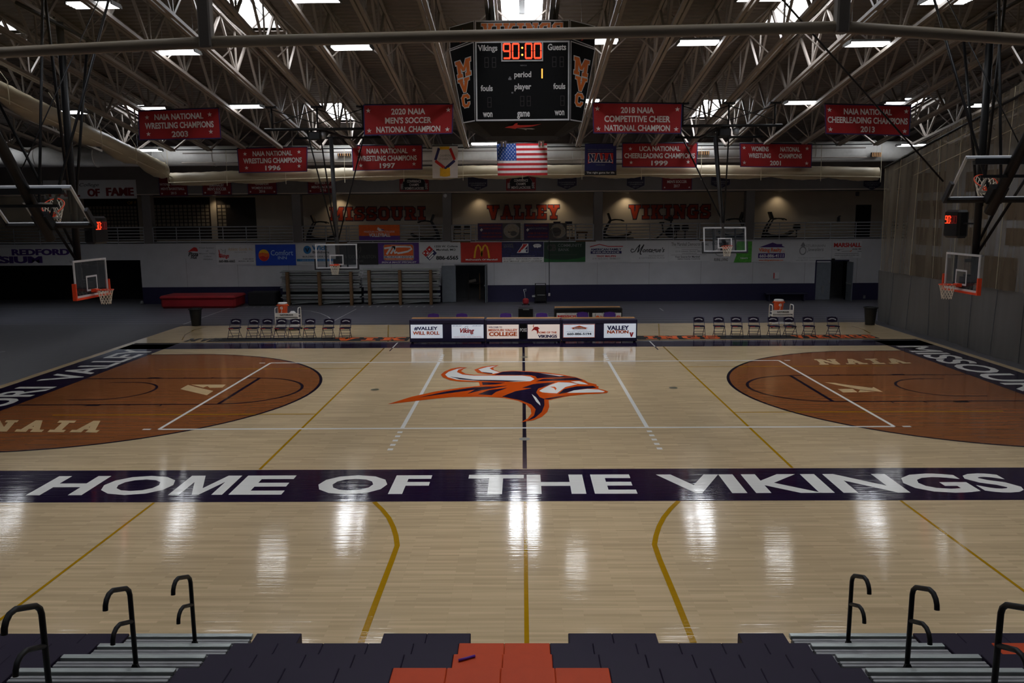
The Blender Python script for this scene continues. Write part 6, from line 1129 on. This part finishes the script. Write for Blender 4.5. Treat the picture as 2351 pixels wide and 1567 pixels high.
# ---- things along the far wall
def folded_bleacher(x0, x1, lab, h=2.02):
    r = thing('folded_bleacher', lab, 'bleacher', ((x0+x1)/2, 23.4, 0), 'folded bleachers at the far wall')
    for k, (z, hh, y) in enumerate(((.12, .16, 23.25), (.36, .05, 23.0), (.43, .05, 23.0), (.52, .1, 23.0), (.78, .18, 23.2), (1.0, .05, 22.95), (1.07, .05, 22.95), (1.15, .1, 22.95), (1.3, .2, 23.25), (1.5, .05, 22.95), (1.57, .05, 22.95), (1.64, .05, 22.95), (1.74, .1, 23.1), (1.88, .05, 23.0), (1.95, .07, 23.0))):
        m = MB(); j = .06*math.sin(k*2.3); m.box((x0+j, y+.15, z*h/2.02), (x1+j, y+.4, (z+hh)*h/2.02), 'alu' if hh > .06 else 'galv'); m.build('seat_plank', r)
    for t in (.1, .5, .9): x = x0+(x1-x0)*t; m = MB(); m.bbox((x-.11, 22.85, .0), (x+.05, 23.15, h*.96), 'brown_wood', .01); m.build('post', r)
    for t in (.13, .53): x = x0+(x1-x0)*t; m = MB(); m.bar((x, 23.05, .1), (x+(x1-x0)*.36, 23.05, .22), .04, .04, 'alu'); m.build('brace', r)
    m = MB(); m.box((x0+.2, 23.55, 0), (x1-.2, 23.75, h*.95), 'black_steel'); m.build('under_frame', r)
folded_bleacher(-14.05, -9.45, 'folded aluminium bleacher with brown posts, below the left backboard'); folded_bleacher(-9.3, -4.85, 'folded aluminium bleacher with brown posts, next to the open door', 2.1)
A, B_ = atz(366, 709), atz(541, 707); r = thing('crash_mat', 'thick red covered mat lying in front of the far wall at left', 'mat', ((A.x+B_.x)/2, 22.6, 0)); m = MB(); m.bbox((A.x, 21.8, 0), (B_.x, 23.6, .62), 'mat_red', .12); m.build('mat_body', r); m = MB(); m.bbox((A.x-.04, 21.72, .5), (B_.x+.04, 23.65, .72), 'mat_red', .09); m.build('cover', r)
A, B_ = aty(543, 690, 23.6), aty(590, 690, 23.6); m = MB(); m.bbox((-16.0, 23.0, 0), (-14.4, 24.1, .78), 'cloth_black', .05); tag(m.build('covered_crate', origin=(-15.2, 23.5, 0)), 'low black covered crate between the red mat and the folded bleachers', 'crate')
p = aty(1241, 690, 23.6); r = thing('stacked_chair_cart', 'tall black cart of stacked chairs at the wall below the green banner', 'cart', (p.x, 23.6, 0)); m = MB(); m.bbox((p.x-.35, 23.3, .12), (p.x+.35, 23.9, .5), 'black_satin', .03); m.build('base', r)
for k in range(5): m = MB(); m.bbox((p.x-.3, 23.35+.09*k, .5), (p.x+.3, 23.4+.09*k, 1.05-.02*k), 'black_satin', .02); m.build('seat_stack', r)
m = MB(); m.tube([(p.x-.3, 23.8, .1), (p.x-.3, 23.85, 1.12), (p.x+.3, 23.85, 1.12), (p.x+.3, 23.8, .1)], .03, 'black_steel', 8); m.build('frame', r); m = MB(); m.bbox((p.x-.5, 23.25, .38), (p.x-.32, 23.4, .48), 'alu', .01); m.bar((p.x-.2, 23.28, .5), (p.x+.25, 23.28, .5), .02, .03, 'alu'); m.build('handle', r)
for x in (-.3, .3): m = MB(); m.lathe([(.03, 0), (.06, .02), (.06, .1), (.03, .12)], (p.x+x, 23.4, 0), 'black_rubber', 12); m.build('wheel', r)
p = aty(1206, 690, 22.6); r = thing('floor_machine', 'small dark floor machine with a red body left of the chair cart', 'machine', (p.x, 22.6, 0)); m = MB(); m.bbox((p.x-.15, 22.4, .05), (p.x+.2, 22.8, .38), 'mat_red', .08); m.build('body', r); m = MB(); m.tube([(p.x, 22.75, .3), (p.x-.05, 22.95, .7), (p.x-.1, 22.98, .85), (p.x+.05, 22.98, .88), (p.x+.02, 22.95, .75)], .02, 'alu', 8); m.build('handle', r)
for x in (-.15, .2): m = MB(); m.lathe([(.05, 0), (.05, .05)], (p.x+x, 22.5, 0), 'black_rubber', 10); m.build('wheel', r)
A, B_ = aty(1757, 672, 23.9), aty(1852, 692, 23.9); r = thing('wall_bench', 'dark low bench along the navy wall left of the right doorway', 'bench', ((A.x+B_.x)/2, 23.95, 0)); m = MB(); m.bbox((A.x, 23.7, .4), (B_.x, 24.2, .47), 'dark_navy', .015); m.build('seat', r)
for x in (A.x+.2, B_.x-.2): m = MB(); m.bar((x, 23.95, 0), (x, 23.95, .4), .06, .4, 'dark_navy'); m.build('leg', r)
p = aty(1984, 681, YW); m = MB(); m.bbox((p.x-.07, YW-.03, p.z-.1), (p.x+.07, YW-.001, p.z+.1), 'grey_steel', .01); tag(m.build('wall_outlet', origin=p), 'small grey outlet on the navy dado right of the double doorway', 'outlet')
p = aty(326, 699, YW-.2); m = MB(); m.lathe([(.1, 0), (.11, .1), (.06, .22)], (p.x, YW-.2, 0), 'grey_steel', 14); tag(m.build('floor_bucket', origin=(p.x, YW-.2, 0)), 'small grey bucket at the corner of the wide dark opening', 'bucket')
# ================================================================== NEAR BLEACHERS
ROWY = [-15.15, -15.81, -16.46, -17.12, -17.78]; ROWZ = [.45, .70, .95, 1.20, 1.45]
seats = []
def seat_mesh(w_, mt):
    m = MB(); m.bbox((-w_/2+.0012, -.62, -.21), (w_/2-.0012, 0, 0), mt, .007); m.box((-w_/2+.05, -.42, -.38), (w_/2-.05, -.06, -.21), 'black_satin'); return m
proto = {}
def seat(x0, x1, k, mt, lab):
    key = (round(x1-x0, 3), mt)
    if key not in proto: o = proto[key] = seat_mesh(x1-x0, mt).build('stadium_bench', origin=(0, 0, 0))
    else: o = proto[key].copy(); COL.objects.link(o)
    o.location = ((x0+x1)/2, ROWY[k], ROWZ[k]); tag(o, lab, 'bleacher seat', '%s bleacher seats' % ('orange' if 'orange' in mt else 'purple'))
PU, OR = 'purple_plastic', 'orange_plastic'
for j, (a, b) in enumerate(((-3.1, -2.58), (-1.64, -1.14), (-1.14, -.64), (.47, .97), (.97, 1.47), (2.4, 2.92))): seat(a, b, 0, PU, 'purple front row bleacher seat, %s from the left between the aisles' % ORD[j])
for k in range(1, 5):
    ol, orr = ((-.72, .24) if k < 3 else (-1.2, .72) if k == 3 else (-1.68, 1.2))
    nl = 5 if k < 3 else (4 if k == 3 else 3); no = round((orr-ol)/.48); nr = 6 if k < 3 else (5 if k == 3 else 4)
    for j in range(nl): w_ = (ol+3.12)/nl; seat(-3.12+w_*j, -3.12+w_*(j+1), k, PU, 'purple bleacher seat in the %s row, %s to the right of the left aisle' % (ORD[k], ORD[j]))
    for j in range(no): w_ = (orr-ol)/no; seat(ol+w_*j, ol+w_*(j+1), k, OR, 'orange bleacher seat in the %s row, %s from the left in the orange block' % (ORD[k], ORD[j]))
    for j in range(nr): w_ = (2.95-orr)/nr; seat(orr+w_*j, orr+w_*(j+1), k, PU, 'purple bleacher seat in the %s row, %s to the right of the orange block' % (ORD[k], ORD[j]))
for k in range(5):
    for j in range(5 if k < 2 else 3):
        seat(-4.57-.49*(j+1), -4.57-.49*j, k, PU, 'purple bleacher seat in the %s row, %s to the left of the left aisle' % (ORD[k], ORD[j]))
        seat(4.38+.49*j, 4.38+.49*(j+1), k, OR if (k, j) in ((1, 1), (1, 2)) else PU, '%s bleacher seat in the %s row, %s to the right of the right aisle' % ('orange' if (k, j) in ((1, 1), (1, 2)) else 'purple', ORD[k], ORD[j]))
for k in range(5):
    y, z = ROWY[k], ROWZ[k]; r = thing('bleacher_tier', 'dark steel tier of the near bleachers under the %s row of seats' % ORD[k], 'bleacher', (0, y-.3, 0), 'tiers of the near bleachers')
    m = MB(); m.box((-8, y-.46, max(.01, z-.5)), (8, y-.05, z-.385), 'black_steel'); m.build('seat_support', r)
    m = MB(); m.box((-8, y-.6, 0), (8, y-.57, z-.385), 'black_satin'); m.build('riser_board', r)
for side, xa, xb in (('left', -4.55, -3.14), ('right', 2.98, 4.36)):
    for k in range(5):
        y, z = ROWY[k], ROWZ[k]; q = thing('aisle_step', 'ribbed aluminium step in the %s aisle, level with the %s row of seats' % (side, ORD[k]), 'step', ((xa+xb)/2, y-.3, z-.37), 'aluminium aisle steps')
        for y0, y1, zz, mt in ((0, -.066, 0, 'alu'), (-.112, -.15, -.01, 'galv'), (-.164, -.2, -.01, 'galv'), (-.215, -.46, -.02, 'galv')):
            m = MB(); m.bbox((xa, y+y1, z+zz-.05), (xb, y+y0, z+zz), mt, .005); m.build('tread_plank', q)
        m = MB(); m.box((xa+.02, y-.47, z-.26), (xb-.02, y-.03, z-.07), 'black_satin'); m.build('step_box', q)
        m = MB()
        for x in (xa+.3, xb-.3): m.lathe([(.012, z-.02), (.012, z-.012)], (x, y-.26, 0), 'black_satin', 8)
        m.build('bolt', q)
for side, x in (('left', -3.69), ('right', 3.53)):
    for k, (kr, w_) in enumerate(((0, 'nearest the court'), (2, 'middle one'), (4, 'nearest the bottom edge'))):
        y, z = ROWY[kr]-.3, ROWZ[kr]-.018; r = thing('aisle_handrail', 'black hooked handrail in the %s aisle, %s' % (side, w_), 'handrail', (x, y, z), 'aisle handrails'); h = .87
        arm = lambda t: [(0, -.07), (-.015, -.02), (-.06, .025), (-.29, .117), (-.36, .115), (-.405, .085), (-.43, .045), (-.438, .0)]
        m = MB(); m.tube([(x, y, z)]+[(x, y+a, z+h-.02+b) for a, b in arm(0)], .023, 'black_steel', 10); m.build('post', r)
        m = MB(); zz = z+.52; m.tube([(x, y+a, zz+b) for a, b in ((0, 0), (-.22, .088), (-.29, .085), (-.335, .058), (-.36, .015), (-.367, -.03))], .021, 'black_steel', 10); m.build('lower_arm', r)
        m = MB(); m.bbox((x-.1, y-.09, z-.0), (x+.1, y+.07, z+.012), 'black_steel', .004); m.add([(x-.06, y, z+.012), (x+.06, y, z+.012), (x+.02, y, z+.1), (x-.02, y, z+.1), (x-.06, y-.03, z+.012), (x+.06, y-.03, z+.012), (x+.02, y-.03, z+.1), (x-.02, y-.03, z+.1)], [(0,1,2,3),(7,6,5,4),(0,4,5,1),(1,5,6,2),(2,6,7,3),(3,7,4,0)], 'black_steel'); m.build('foot_plate', r)
p = atz(1072, 1513, ROWZ[2]); m = MB(); d = V((.075, .04, 0)); m.tube([p-d+V((0, 0, .014)), p+d+V((0, 0, .014))], .013, 'purple_chalk', 10); tag(m.build('purple_crayon', origin=p), 'small purple stick lying on an orange seat', 'stick')
